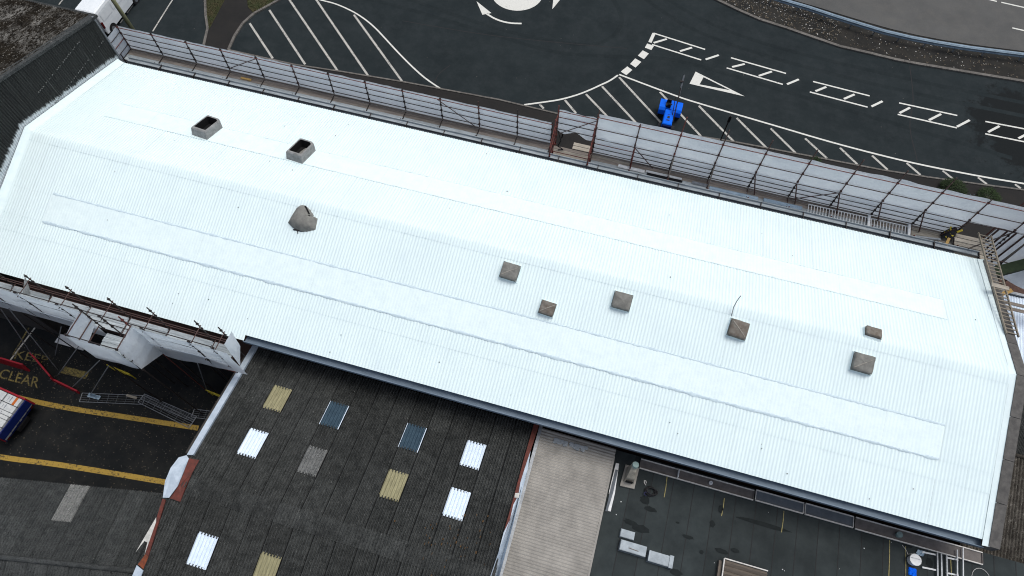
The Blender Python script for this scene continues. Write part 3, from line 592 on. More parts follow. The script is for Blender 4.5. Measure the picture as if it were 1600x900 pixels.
for side in (1, -1):
    rf = MB().add([(x, 16.6 + side * d, zL(16.6 + side * d) - .09) for d in (0, 7.6) for x in (-62, -31.95)], [(0, 1, 3, 2)]).build('roof', 'dark_wall', LB)
    for c in range(16 if side > 0 else 8):
        x = -32.0 - (c + 1) * 1.03
        for a, b_, lf in ((24.42, 22.2, 0.0), (22.3, 20.1, 0.012), (20.2, 18.0, 0.024), (18.1, 16.6, 0.036)):
            ya, yb = (a, b_) if side > 0 else (33.2 - a, 33.2 - b_)
            place(rf, 'roof_sheet', x, ya, zL(ya), yb, zL(yb), 1.03, 7, 0.055, 'asbestos_lichen', lf, 5)
for ya, yb in ((8.9, 16.6), (16.6, 24.45)):
    MB().add([(x, y, zL(y) + z) for y in (ya, yb) for x, z in ((-32.2, -0.02), (-31.84, -0.14), (-31.84, 0.03), (-32.2, 0.06))], [(0, 1, 2, 3), (4, 7, 6, 5), (0, 4, 5, 1), (1, 5, 6, 2), (2, 6, 7, 3), (3, 7, 4, 0)]).build('barge_board', 'asbestos_low', LB)
lapm = MB()
for zl, y0, y1 in ((10.60, 17.6, 23.9), (11.78, 18.4, 22.6)):
    y = y0
    while y < y1:
        if random.random() < 0.62: lapm.bar((-31.885, y, zl + random.uniform(-.03, .02)), (-31.885, y + .07, zl + random.uniform(-.03, .02)), 0.03, 0.05)
        y += 0.146
lapm.build('lap_edge', 'asbestos_pale', LB, kind='stuff')
MB().bar((-31.9, 24.27, 8.2), (-31.9, 24.27, 12.1), 0.10).build('corner_trim', 'galvanised', LB)
MB().box(-62, -31.86, 24.42, 24.58, 11.85, 12.0).build('gutter', 'asbestos_low', LB)

# ---------------------------------------------------------------- dark asbestos shed with coloured rooflights
DB = thing('asbestos_shed', (-9, 2.2, 0), 'dark weathered corrugated shed roof with scattered white, yellow and blue rooflights', 'shed')
zDn = lambda y: 7.75 - 0.169 * (y - 2.2)
zDs = lambda y: 7.75 - 0.159 * (2.2 - y)
sec = [(-8, 0), (9.7, 0), (9.7, zDn(9.7) - .12), (2.2, 7.62), (-8, zDs(-8) - .12)]
MB().add([(x, y, z) for x in (-16.5, -1.25) for y, z in sec], [tuple(range(5)), tuple(range(9, 4, -1))] + [(i, 5 + i, 5 + (i + 1) % 5, (i + 1) % 5) for i in range(5)]).build('wall', 'dark_wall', DB)
COLX = [-16.71 + 1.03 * i for i in range(15)]
NB = [9.68, 7.95, 6.72, 5.50, 4.22, 2.3]; SB = [-8.0, -5.4, -3.2, -0.9, 0.42, 2.1]
LIGHTS = {('N', 2, 1): 'yellow', ('N', 5, 1): 'blue', ('N', 9, 1): 'blue', ('N', 12, 1): 'white', ('N', 2, 3): 'white', ('N', 5, 3): 'pale', ('N', 9, 3): 'yellow', ('N', 12, 3): 'white', ('S', 2, 3): 'white', ('S', 5, 3): 'yellow'}
LBL = {'yellow': 'yellowed plastic rooflight sheet', 'blue': 'dark blue-grey rooflight sheet', 'white': 'bright white rooflight sheet', 'pale': 'pale grey rooflight crusted with lichen'}
for side, B, f in (('N', NB, zDn), ('S', SB, zDs)):
    rf = MB().add([(COLX[0], B[0], f(B[0]) - .085), (-1.26, B[0], f(B[0]) - .085), (-1.26, 2.2, 7.66), (COLX[0], 2.2, 7.66)], [(0, 1, 2, 3)]).build('roof', 'black_void', DB)
    for c, x in enumerate(COLX):
        for r in range(5):
            key = LIGHTS.get((side, c, r)); ya, yb = B[r], B[r + 1]
            yb2 = yb + (-0.08 if side == 'N' else 0.08)
            if key:
                o = place(rf, 'rooflight_sheet', x + 0.03, ya, f(ya), yb2, f(yb2), 0.97, 6, 0.030, {'pale': 'asbestos_pale'}.get(key, 'rooflight_' + key), r * 0.012 + 0.03, 6)
                o['label'] = LBL[key]
                if key == 'blue':
                    for dx, ww in ((1.0, .035), (.02, .02)): MB().bar((x + dx, ya, f(ya) + .03), (x + dx, yb2, f(yb2) + .05), ww, 0.03).build('rooflight_edge', 'rooflight_white', rf)
            else: place(rf, 'roof_sheet', x, ya, f(ya), yb2, f(yb2), 1.008, 7, 0.068, 'asbestos_dark', r * 0.012 + random.uniform(-.004, .006), 6, 0.006)
for i in range(15):
    x0 = COLX[i]; prof = [(1.75, zDs(1.75) + .06), (2.0, 7.80), (2.2, 7.83), (2.4, 7.80), (2.65, zDn(2.65) + .06)]
    mb = MB().grid(lambda u, v: (x0 + 1.05 * u, prof[round(v * 4)][0], prof[round(v * 4)][1] + 0.042 * math.cos(2 * math.pi * 7 * u + math.pi) + 0.004 * (i % 2)), 42, 4)
    mb.build('ridge_sheet', 'asbestos_dark', DB, True)
fz = lambda y: (zDn(y) if y > 2.2 else zDs(y))
def flash(name, pts, mat, up, t=0.02): return MB().prism([(x, y, fz(y) + up + 0.125) for x, y in pts], t).build(name, mat, DB)
flash('verge_flashing', [(-16.72, 9.76), (-16.45, 9.70), (-16.43, 7.6), (-16.42, 5.5), (-16.42, 3.5), (-16.70, 3.42), (-16.72, 5.5), (-16.72, 7.6)], 'pale_flashing', 0.075, 0.16)
flash('verge_flashing', [(-16.69, 3.40), (-16.50, 3.28), (-16.36, 2.5), (-16.31, 2.0), (-16.48, 1.42), (-16.76, 1.35), (-16.97, 2.03), (-17.05, 2.65), (-16.98, 3.2)], 'pale_flashing', 0.085, 0.03)
flash('painted_board', [(-16.50, 3.30), (-16.02, 3.36), (-15.99, 2.7), (-15.95, 2.1), (-15.91, 1.4), (-16.44, 1.41), (-16.29, 2.0), (-16.34, 2.5), (-16.46, 3.0)], 'red_paint_rust', 0.068, 0.03)
flash('verge_board', [(-16.76, 1.30), (-16.60, 1.30), (-16.46, 0.1), (-16.32, -1.08), (-16.48, -1.09), (-16.62, 0.1)], 'red_paint_rust', 0.07, 0.06)
flash('torn_flashing', [(-16.68, 0.49), (-16.93, -1.08), (-16.76, -0.56), (-16.60, -0.58), (-16.50, -1.08), (-16.60, 0.32)], 'torn_flashing', 0.095, 0.015)
flash('rust_patch', [(-16.48, -1.05), (-16.30, -1.10), (-16.30, -1.62), (-16.62, -1.52)], 'rust_orange', 0.08, 0.02)
flash('verge_flashing', [(-16.66, -1.56), (-16.28, -1.68), (-16.26, -3.2), (-16.66, -3.2)], 'pale_flashing', 0.075, 0.05)
flash('verge_board', [(-16.86, 9.0), (-16.74, 9.0), (-16.74, 3.5), (-16.86, 3.5)], 'dark_wall', 0.0, 0.4)
flash('verge_board', [(-1.40, 9.72), (-1.14, 9.76), (-1.20, 8.2), (-1.22, 6.6), (-1.24, 4.8), (-1.34, 3.6), (-1.38, 4.4), (-1.38, 5.9), (-1.40, 7.5)], 'red_paint_rust', 0.078, 0.05)
flash('verge_flashing', [(-1.20, 8.25), (-1.25, 7.2), (-1.26, 6.6), (-1.19, 6.0), (-1.30, 5.5), (-1.26, 4.8), (-1.38, 4.2), (-1.36, 3.3), (-1.42, 2.3), (-1.42, -3), (-1.02, -3), (-1.04, 2.38), (-1.06, 4.0), (-1.06, 5.6), (-1.09, 7.3)], 'pale_flashing', 0.09, 0.03)
flash('verge_clip', [(-1.36, 6.05), (-1.16, 6.12), (-1.14, 5.88), (-1.34, 5.84)], 'torn_flashing', 0.12, 0.02)
MB().bar((-1.03, 9.7, 6.62), (-1.03, -3, 6.95), 0.16, 0.10).build('abutment_flashing', 'galvanised', DB)
mb = MB()
for _ in range(60):   # orange lichen and moss cushions in the lee of the lower rooflights
    x = random.gauss(-3.5, 0.9); y = random.gauss(3.2, 0.6); s_ = random.uniform(0.012, 0.035)
    if -7 < x < -1.4: mb.box(x - s_, x + s_, y - s_ * 1.6, y + s_ * 1.6, fz(y) + 0.02, fz(y) + 0.085)
mb.build('lichen_patches', 'lichen_ochre', DB, kind='stuff')

# ---------------------------------------------------------------- pale lean-to between the shed and the flat roof
LT = thing('lean_to', (0.9, 5, 0), 'narrow pale grey corrugated lean-to roof between dark shed and flat roof', 'lean-to')
zT = lambda x: 6.62 - 0.02 * (x + 1)
MB().box(-0.98, 2.72, -6, 9.62, 0, 6.45).build('wall', 'dark_wall', LT)
for k in range(15):
    y0 = 9.60 - (k + 1) * 1.02
    m = frame((-0.98, y0 + 1.02, zT(-0.98) + 0.004 * (k % 3)), (0, -1, 0), (1, 0, -0.02))
    link('roof_sheet', sheet_mesh(1.035, 3.80, 7, 0.024, 'cement_sheet', 6), LT, mw=m)
mb = MB()
for i in range(26):
    x = random.uniform(-0.2, 1.45); s_ = random.uniform(0.03, 0.09)
    mb.box(x - s_, x + s_, 9.12 + random.uniform(-.09, .09) - s_, 9.2 + s_, 6.6, 6.64 + random.uniform(0, .05))
mb.build('rubble_strip', 'lead', LT, kind='stuff')
MB().box(2.74, 2.84, -6, 9.2, 5.9, 6.56).build('edge_trim', 'cement_sheet', LT)

# ---------------------------------------------------------------- felt flat roof
FR = thing('flat_roof_annex', (12, 4, 0), 'flat-roofed annex covered in dark grey mineral felt strips', 'annex')
MB().box(2.86, 26.5, -8, 9.72, 0, 5.95).build('wall', 'dark_wall', FR)
k = 0; x = 2.86
while x < 26.4:
    w_ = random.choice((0.98, 1.0, 1.02)); x1 = min(x + w_, 26.5); sl = 0.05
    z = 5.972 + 0.006 * (k % 2)
    MB().add([(x - 0.03, -8, z), (x1, -8, z + 0.004), (x1 + sl, 9.72, z + 0.004), (x - 0.03 + sl, 9.72, z)], [(0, 1, 2, 3)]).prism([(x1 - 0.012, -8, z + 0.008), (x1 + 0.012, -8, z + 0.008), (x1 + 0.012 + sl, 9.70, z + 0.008), (x1 - 0.012 + sl, 9.70, z + 0.008)], 0.01).build('felt_strip', 'felt', FR)
    MB().prism([(x1 - 0.016, -8, z + 0.013), (x1 + 0.012, -8, z + 0.013), (x1 + 0.012 + sl, 9.69, z + 0.013), (x1 - 0.016 + sl, 9.69, z + 0.013)], 0.012).build('bitumen_seam', 'black_rubber', FR)
    x = x1; k += 1
def stain(pts, z=5.992):
    MB().add([(x, y, z) for x, y in pts], [tuple(range(len(pts)))]).build('stain', 'stain_brown', FR)
def blob(cx, cy, rx, ry, n=14, sd=0):
    return [(cx + rx * math.cos(t * 2 * math.pi / n) * (1 + .5 * noise.noise(Vector((t * 0.9, sd, 0)))), cy + ry * math.sin(t * 2 * math.pi / n) * (1 + .5 * noise.noise(Vector((t * 1.1, sd, 3))))) for t in range(n)]
for i, (cx, cy, rx, ry) in enumerate([(4.75, 6.35, 0.42, 0.18), (4.2, 6.5, 0.3, 0.12), (4.7, 7.7, 0.25, 0.2), (5.05, 7.35, 0.3, 0.12), (10.5, 8.15, 1.3, 0.10), (8.0, 7.5, 0.12, 0.16), (8.6, 6.4, 0.3, 0.12), (9.2, 6.6, 0.2, 0.1), (7.0, 6.6, 0.3, 0.08), (6.7, 4.9, 0.3, 0.14), (7.7, 6.1, 0.1, 0.1), (17.0, 9.05, 0.2, 0.12), (18.0, 8.55, 0.14, 0.2), (6.4, 7.1, 0.1, 0.05), (8.3, 8.3, 0.12, 0.2)]): stain(blob(cx, cy, rx, ry, sd=i * 7.3), 5.992 + 0.0005 * i)
for a, b_ in (((8.40, 8.85), (8.38, 7.98)), ((11.24, 9.03), (11.22, 8.02)), ((16.18, 9.06), (16.18, 7.2)), ((16.91, 9.0), (16.93, 7.2)), ((5.55, 9.1), (5.58, 8.09)), ((18.95, 9.0), (18.97, 7.9))):
    MB().strip([a, ((a[0] + b_[0]) / 2 + .015, (a[1] + b_[1]) / 2), b_], 0.035, 5.999).build('yellow_mark', 'chalk_yellow', FR)
mb = MB()
for _ in range(20):
    x = random.uniform(3, 21); y = random.uniform(3, 9); s_ = random.choice((0.008, 0.012, 0.02)); mb.box(x - s_, x + s_, y - s_, y + s_, 5.98, 6.0 + s_)
mb.build('roof_grit', 'pvc_white', label='small white bits scattered on the felt flat roof', cat='debris', kind='stuff')

# ---------------------------------------------------------------- lower roof, bottom left
LR = thing('low_shed', (-24, -3, 0), 'low shed with ridged grey corrugated roof beside the yard', 'shed')
A = math.radians(10.6); U = Vector((math.cos(A), math.sin(A), 0)); V = Vector((-math.sin(A), math.cos(A), 0))
E0 = Vector((-18.6, 1.75, 4.0)); RUN, RISE = 3.75, 0.95
def lp(u, v, side=1): return E0 - U * u - V * (v if side > 0 else 2 * RUN - v) + Vector((0, 0, RISE * v / RUN))
MB().prism([tuple(lp(-2.2, .2) - Vector((0, 0, .25))), tuple(lp(16, .2) - Vector((0, 0, .25))), tuple(lp(16, 2 * RUN - .2, 1) + Vector((0, 0, -2 * RISE - .0))), tuple(lp(-2.2, 2 * RUN - .2, 1) + Vector((0, 0, -2 * RISE)))], 3.7).build('wall', 'dark_wall', LR)
for side in (1, -1):
    for c in range(17):
        for a, b_, lf in ((0.0, 1.95, 0.0), (1.85, RUN - 0.02, 0.014)):
            p, q = lp(c * 1.03 - 1.03, a, side), lp(c * 1.03 - 1.03, b_, side)
            d = (q - p); m = frame(p, -U if side > 0 else U, d)
            if m.col[2].z < 0: m = frame(p - U * 1.03 if side > 0 else p + U * 0, U, d); 
            m.translation = m.translation + Vector((0, 0, lf + 0.01))
            pale = side > 0 and c == 5 and a == 0
            link('roof_sheet', sheet_mesh(1.015, d.length, 7, 0.052, 'asbestos_pale' if pale else 'asbestos_low', 5), LR, mw=m)
MB().tube(lp(-2, RUN) + Vector((0, 0, 0.02)), lp(16, RUN) + Vector((0, 0, 0.05)), 0.13, n=10).build('ridge_roll', 'asbestos_low', LR, True)
MB().box(-17.35, -16.72, -2.6, -1.05, 4.6, 5.2).build('abutment_board', 'red_paint_rust', LR)

# ---------------------------------------------------------------- roof beyond the right gable
RB = thing('east_shed', (24, 14, 0), 'brown weathered corrugated roof beyond the right gable wall', 'shed')
yr, zr = 14.6, 6.75
fE = lambda y: zr - 0.25 * (yr - y) if y < yr else zr - 0.62 * (y - yr)
sec = [(9.9, 0), (19.6, 0), (19.6, fE(19.6) - .1), (yr, zr - .12), (9.9, fE(9.9) - .1)]
MB().add([(x, y, z) for x in (19.7, 33) for y, z in sec], [tuple(range(5)), tuple(range(9, 4, -1))] + [(i, 5 + i, 5 + (i + 1) % 5, (i + 1) % 5) for i in range(5)]).build('wall', 'dark_wall', RB)
for c in range(11):
    x = 19.75 + c * 1.06
    for a, b_, lf in ((9.75, 11.2, 0), (11.12, 12.6, .012), (12.52, yr, .024)): place(RB, 'roof_sheet', x, a, fE(a), b_, fE(b_), 1.07, 7, 0.045, 'asbestos_brown', lf, 5)
    for a, b_, lf in ((19.6, 17.0, 0), (17.1, yr, .012)): place(RB, 'roof_sheet', x, a, fE(a), b_, fE(b_), 1.07, 7, 0.045, 'asbestos_dark', lf, 5)
MB().tube((19.75, yr, zr + .03), (31, yr, zr + .03), 0.10, n=8).build('ridge_roll', 'asbestos_brown', RB, True)
MB().box(19.7, 33, 9.60, 9.74, 5.35, 5.48).build('gutter', 'black_plastic', RB)
WS = thing('white_outbuilding', (25, 23, 0), 'small outbuilding roof of white corrugated sheets beyond the ladder', 'outbuilding')
MB().box(22.0, 32, 20.6, 24.9, 0, 4.75).build('wall', 'dark_wall', WS)
for c in range(9): place(WS, 'roof_sheet', 21.9 + c * 1.05, 20.5, 4.8, 24.95, 5.1, 1.06, 7, 0.024, 'rooflight_white', 0, 5)
MB().box(21.9, 32, 25.0, 25.16, 4.95, 5.25).build('gutter', 'galvanised', WS)
MB().box(22, 32, 25.2, 26.1, 4.6, 4.9).build('brick_parapet', 'brick', WS)
# ---------------------------------------------------------------- scaffolds
def standard(p, q, parent, mat='tube_dark', couplers=()):
    mb = MB().tube(p, q, 0.032)
    P, Q = Vector(p), Vector(q)
    for z in couplers:
        if P.z < z < Q.z:
            c = P.lerp(Q, (z - P.z) / (Q.z - P.z)); mb.box(c.x - .05, c.x + .05, c.y - .055, c.y + .045, c.z - .045, c.z + .045)
    return mb.build('standard', mat, parent)
def ledger(p, q, parent, mat='tube_brown', r=0.024): return MB().tube(p, q, r).build('ledger', mat, parent)
def sheet_panel(p00, p10, p11, p01, bulge, parent, mat='sheeting', name='sheeting', nu=10, nv=8, sd=0.0, ragged=0.0):
    a, b, c, d = map(Vector, (p00, p10, p11, p01)); nrm = (b - a).cross(d - a).normalized()
    def fn(u, v):
        p = a.lerp(b, u).lerp(d.lerp(c, u), v)
        k = bulge * math.sin(math.pi * u) * math.sin(math.pi * min(v, .98)) + 0.035 * noise.noise(Vector((u * 3.1 + sd, v * 2.3, sd))) + 0.02 * noise.noise(Vector((u * 9 + sd, v * 3, sd + 4)))
        p = p + nrm * k
        if ragged and v < 0.02: p.z += ragged * noise.noise(Vector((u * 3 + sd, sd, 0)))
        if ragged and v > 0.98: p.z += 0.4 * ragged * noise.noise(Vector((u * 4 + sd, sd, 7)))
        return tuple(p)
    return MB().grid(fn, nu, nv).build(name, mat, parent, True)
def boards(x0, x1, ys, z, parent, mats):
    for i, y in enumerate(ys):
        MB().box(x0 + random.uniform(.0, .05), x1 - random.uniform(.0, .05), y - 0.108, y + 0.108, z - 0.04, z + random.uniform(-.004, .008)).build('board', mats[i % len(mats)], parent)
# --- north run, low western length
SC = thing('scaffold', (-18.5, 25.2, 0), 'long low scaffold with one row of pale sheeting, along the left far eave', 'scaffold', 'eaves scaffolds')
xs = [-32.4 + 2.327 * i for i in range(12)] + [-4.75]
YO, YI, ZD = 25.75, 24.86, 8.2
for i, x in enumerate(xs):
    standard((x, YO, 0.09), (x, YO, 10.08 + random.uniform(-.03, .08) + (0.35 if i in (10, 11) else 0)), SC, 'tube_dark' if i % 5 else 'tube_brown', (8.58, 9.06, 9.51, 9.98))
    standard((x + .02, YI, 0.09), (x + .02, YI, 8.55), SC, 'tube_dark', (8.1,))
    MB().tube((x, 24.45, 8.23), (x, YO + .12, 8.23), 0.024).build('transom', 'tube_dark', SC)
for i in range(len(xs) - 1):
    a, b_ = xs[i], xs[i + 1]
    for z, mt in ((8.58, 'tube_dark'), (9.06, 'tube_dark'), (9.51, 'tube_brown'), (9.98, 'tube_red')):
        ledger((a - .03, YO - .055, z), (b_ + .03, YO - .055, z), SC, mt)
    ledger((a, YI, 8.08), (b_, YI, 8.08), SC); ledger((a, YO, 4.2), (b_, YO, 4.2), SC)
    boards(a, b_, [24.97, 25.19, 25.41], ZD, SC, ['board_grey', 'board_grey', 'board_brown'])
    MB().box(a, b_, 25.52, 25.68, ZD - .03, ZD + .02).build('board', 'board_brown', SC)
    MB().box(a, b_, 25.685, 25.715, ZD + .02, ZD + .15).build('toe_board', 'board_brown', SC)
    sheet_panel((a, YO + .05, 7.9), (b_, YO + .05, 7.9), (b_, YO + .05, 10.03), (a, YO + .05, 10.03), 0.05, SC, sd=i * 1.7, ragged=0.06)
for a, b_ in (((-25.3, 25.66, 8.6), (-23.08, 25.68, 9.95)), ((-11.6, 25.66, 10.0), (-9.4, 25.66, 8.4))):
    MB().tube(a, b_, 0.024).build('brace', 'tube_brown', SC)
sheet_panel((-32.45, 24.62, 7.9), (-32.45, 25.8, 7.9), (-32.45, 25.8, 10.0), (-32.45, 24.62, 10.0), 0.02, SC)
for z in (8.6, 9.1, 9.6): ledger((-32.4, 24.6, z), (-32.4, 25.75, z), SC, 'tube_red' if z == 9.1 else 'tube_dark')
standard((-32.4, 24.62, 0.09), (-32.4, 24.62, 10.0), SC)
MB().box(-24.55, -23.85, 25.36, 25.50, 8.22, 8.27).build('timber_block', 'timber_new', label='short new yellow timber board left on the scaffold deck', cat='timber')
# --- loading bay
SB_ = thing('scaffold', (-3.5, 25.6, 0), 'open red scaffold bay with bare boards between the two sheeted lengths', 'scaffold', 'eaves scaffolds')
for x in (-4.55, -2.32):
    for y, zt in ((24.62, 9.6), (25.5, 10.7), (26.2, 11.05)):
        standard((x, y, 0.09), (x, y, zt), SB_, 'tube_red', (7.75, 8.6, 9.4, 10.1))
    for z in (8.3, 9.0, 9.75, 10.55): MB().tube((x, 24.6, z - (0.9 if z > 9 else 0)), (x, 26.25, z), 0.024).build('transom', 'tube_red', SB_)
for z, mt in ((10.68, 'tube_red'), (10.2, 'tube_red'), (9.72, 'tube_dark'), (9.2, 'tube_dark')): ledger((-4.6, 26.15, z), (-2.3, 26.15, z), SB_, mt)
ledger((-4.6, 24.62, 8.0), (-2.3, 24.62, 8.0), SB_, 'tube_red'); ledger((-4.6, 25.45, 8.0), (-2.3, 25.45, 8.0), SB_, 'tube_red')
MB().tube((-4.3, 26.1, 8.95), (-2.35, 26.1, 10.6), 0.024).build('brace', 'tube_brown', SB_)
sheet_panel((-4.5, 26.24, 9.0), (-2.34, 26.24, 8.8), (-2.34, 26.24, 10.66), (-4.5, 26.24, 10.72), 0.06, SB_, sd=9, ragged=0.3)
boards(-4.62, -2.28, [24.68, 24.91, 25.14], 7.95, SB_, ['board_pale']); boards(-4.62, -2.28, [25.55, 25.78, 26.01], 7.72, SB_, ['board_pale', 'board_pale', 'board_brown'])
MB().box(-3.5, -2.28, 26.14, 26.36, 7.75, 7.79).build('board', 'board_pale', SB_); MB().box(-3.5, -2.28, 26.40, 26.62, 7.75, 7.79).build('board', 'board_pale', SB_)
MB().path([(-4.45, 26.1, 9.1), (-4.2, 26.0, 8.4), (-4.35, 25.9, 8.0), (-4.0, 25.9, 7.8), (-4.3, 25.8, 7.78)], 0.03).build('hanging_hose', 'black_rubber', SB_)
# --- north run, tall eastern length
SE = thing('scaffold', (8.5, 25.2, 0), 'tall scaffold with two rows of white sheeting, along the right far eave', 'scaffold', 'eaves scaffolds')
xe = [-2.25, 0.05, 2.28, 4.55, 6.80, 9.06, 11.36, 13.57, 15.79, 18.04, 20.32, 22.6]
for i, x in enumerate(xe):
    zt = {0: 11.9, 1: 11.5, 2: 12.75, 3: 12.5, 4: 12.44, 5: 12.46, 6: 12.45, 7: 12.35, 8: 12.6, 9: 11.6}.get(i, 12.3)
    standard((x, YO, 0.09), (x, YO, 9.62), SE, 'tube_dark' if i != 1 else 'tube_red', (8.49, 8.84, 9.2))
    standard((x, YO, 9.62), (x, YO, zt), SE, 'tube_red' if i in (2,) else 'tube_brown', (9.75, 10.45, 11.33))
    if i < 10:
        standard((x + .03, YI, 0.09), (x + .03, YI, 8.62), SE, 'tube_red', (8.1,))
        MB().tube((x, 24.42, 8.26), (x, YO + .1, 8.26), 0.024).build('transom', 'tube_brown', SE)
    if 3 < i < 9: MB().tube((x, YO - .05, 9.62), (x + .42, 25.42, 8.26), 0.036).build('prop', 'tube_brown', SE)
    if i in (1, 2, 3): MB().tube((x + .02, YO - .1, 9.6), (x + .05, 25.2, 8.2), 0.036).build('prop', 'tube_red' if i == 1 else 'board_brown', SE)
for i in range(len(xe) - 1):
    a, b_ = xe[i], xe[i + 1]
    last = i >= 9
    rails = [(8.49, 'tube_dark'), (8.84, 'tube_dark'), (9.2, 'tube_dark' if i else 'tube_red'), (9.62, 'tube_brown'), (10.45, 'tube_brown'), (11.36, 'tube_red')]
    if last: rails = rails[3:]
    for z, mt in rails: ledger((a - .03, YO - .055, z), (b_ + .03, YO - .055, z), SE, mt)
    ledger((a, YI, 8.08), (b_, YI, 8.08), SE); ledger((a, YO, 4.2), (b_, YO, 4.2), SE)
    sheet_panel((a, YO + .05, 9.60), (b_, YO + .05, 9.60), (b_, YO + .05, 11.40), (a, YO + .05, 11.40), 0.05, SE, 'sheeting_bright', sd=20 + i * 2.3, ragged=0.09)
    if not last: sheet_panel((a, YO + .08, 7.7), (b_, YO + .08, 7.7), (b_, YO + .08, 9.66), (a, YO + .08, 9.66), 0.06, SE, 'sheeting', sd=50 + i * 2.3, ragged=0.03)
    if i < 9:
        boards(a, b_, [24.97, 25.19, 25.41], ZD, SE, ['board_grey', 'board_grey', 'board_brown'] if i < 8 else ['board_pale'])
        MB().box(a, b_, 25.52, 25.68, ZD - .03, ZD + .02).build('board', 'board_pale' if i in (0, 7, 8) else 'board_brown', SE)
        MB().box(a, b_, 25.685, 25.715, ZD + .02, ZD + .16).build('toe_board', 'board_brown', SE)
    MB().grid(lambda u, v: (a + (b_ - a) * u, YO - .02 - .05 * v - .05 * noise.noise(Vector((u * 3 + i * 5, v, 2))), 9.62 + (.05 + .06 * noise.noise(Vector((u * 2.4 + i * 3.7, 1, 0)))) * (v - .3) + .05 * noise.noise(Vector((u * 1.8 + i * 9, 4, 0)))), 14, 2).build('sheet_hem', 'sheeting_bright', SE)
    MB().grid(lambda u, v: (a + (b_ - a) * u, YO + .06 + .06 * v, 11.36 + (.09 + .16 * max(0, noise.noise(Vector((u * 1.6 + i * 2.9, 3, 1)))) ) * v), 14, 2).build('sheet_hem', 'sheeting_bright', SE)
for a, b_ in (((0.1, 25.66, 9.6), (1.35, 25.66, 8.25)), ((9.2, 25.64, 8.3), (11.3, 25.66, 9.7)), ((18.0, 25.6, 9.6), (17.3, 25.5, 8.3))): MB().tube(a, b_, 0.026).build('brace', 'tube_brown', SE)
standard((20.3, 26.7, 0.09), (20.3, 26.7, 12.4), SE, 'tube_red', (11.3, 11.9)); ledger((20.3, 26.7, 11.25), (24.5, 26.7, 11.2), SE, 'tube_red')
standard((19.9, 26.4, 0.09), (19.9, 26.4, 11.7), SE, 'tube_red')
# landing by the ladder and the return along the gable
for k in range(7): MB().box(17.95, 19.55, 23.95 + k * .25, 24.17 + k * .25, 8.36 + .02 * k, 8.42 + .02 * k).build('board', 'board_pale', SE)
for x in (19.62, 20.05, 20.5, 20.95):
    MB().tube((x, 25.72, 6.2), (x, 25.72, 9.55), 0.05).build('prop', 'tube_brown', SE)
for i in range(4): sheet_panel((19.55 + i * .45, 25.78, 6.3), (20.0 + i * .45, 25.78, 6.3), (20.0 + i * .45, 25.78, 9.5), (19.55 + i * .45, 25.78, 9.5), 0.03, SE, 'sheeting', nu=4, sd=80 + i)
sheet_panel((21.4, 25.6, 6.0), (24.0, 24.6, 6.0), (24.0, 25.7, 9.6), (21.4, 25.7, 9.6), 0.1, SE, 'sheeting', sd=91, ragged=.2)
MB().tube((18.3, 24.4, 9.1), (20.35, 25.7, 9.65), 0.035).build('brace', 'tube_dark', SE)
for p, q in (((19.6, 24.6, 8.9), (21.3, 23.6, 6.2)), ((20.6, 24.9, 8.0), (21.8, 22.9, 5.6)), ((20.9, 25.2, 7.8), (21.3, 23.9, 5.4))): MB().tube(p, q, 0.03).build('brace', 'tube_dark', SE)
for y in (23.4, 23.75): MB().box(20.6, 24.5, y, y + .2, 5.9, 5.94).build('board', 'board_brown', SE)
MB().bar((20.9, 23.5, 6.1), (22.2, 24.4, 6.4), 0.22, 0.04).build('board', 'timber_new', SE)
gb = MB().bar((19.75, 23.75, 8.1), (23.8, 26.3, 7.9), 0.55, 0.28)
gb.build('mossy_beam', 'moss_green', label='thick dark green beam slanting up from the ladder to the right edge', cat='beam')
# things lying on the deck
def deck_sheet(x0, x1, y, w, mat, label, z=8.25):
    T = MB().add([], []); n = 10
    mb = MB()
    prof = [(-w / 2, 0.0), (-w / 4, 0.05), (0, 0.01), (w / 4, 0.06), (w / 2, 0.02)]
    mb.grid(lambda u, v: (x0 + (x1 - x0) * u, y + prof[round(v * 4)][0], z + prof[round(v * 4)][1] + .01 * noise.noise(Vector((u * 6, v, x0)))), n, 4)
    mb.build('loose_sheet', mat, label=label, cat='sheet', group='loose sheets on the scaffold deck')
deck_sheet(-0.6, 0.95, 25.28, 0.22, 'pvc_white', 'narrow white strip lying on the deck just right of the open bay')
deck_sheet(1.1, 3.15, 25.18, 0.16, 'black_plastic', 'black and white strip lying on the deck left of the blue-grey sheets')
deck_sheet(1.0, 3.1, 25.36, 0.14, 'pvc_white', 'thin white strip lying beside a black strip on the scaffold deck', 8.24)
deck_sheet(3.7, 4.65, 25.30, 0.2, 'galvanised', 'short grey metal strip on the deck between the long pale sheets')
deck_sheet(4.7, 7.45, 25.16, 0.32, 'rail_steel', 'longest pale blue metal sheet lying on the scaffold deck')
deck_sheet(7.75, 9.9, 25.22, 0.26, 'rail_steel', 'pale blue metal sheet on the deck left of the baluster panels', 8.25)
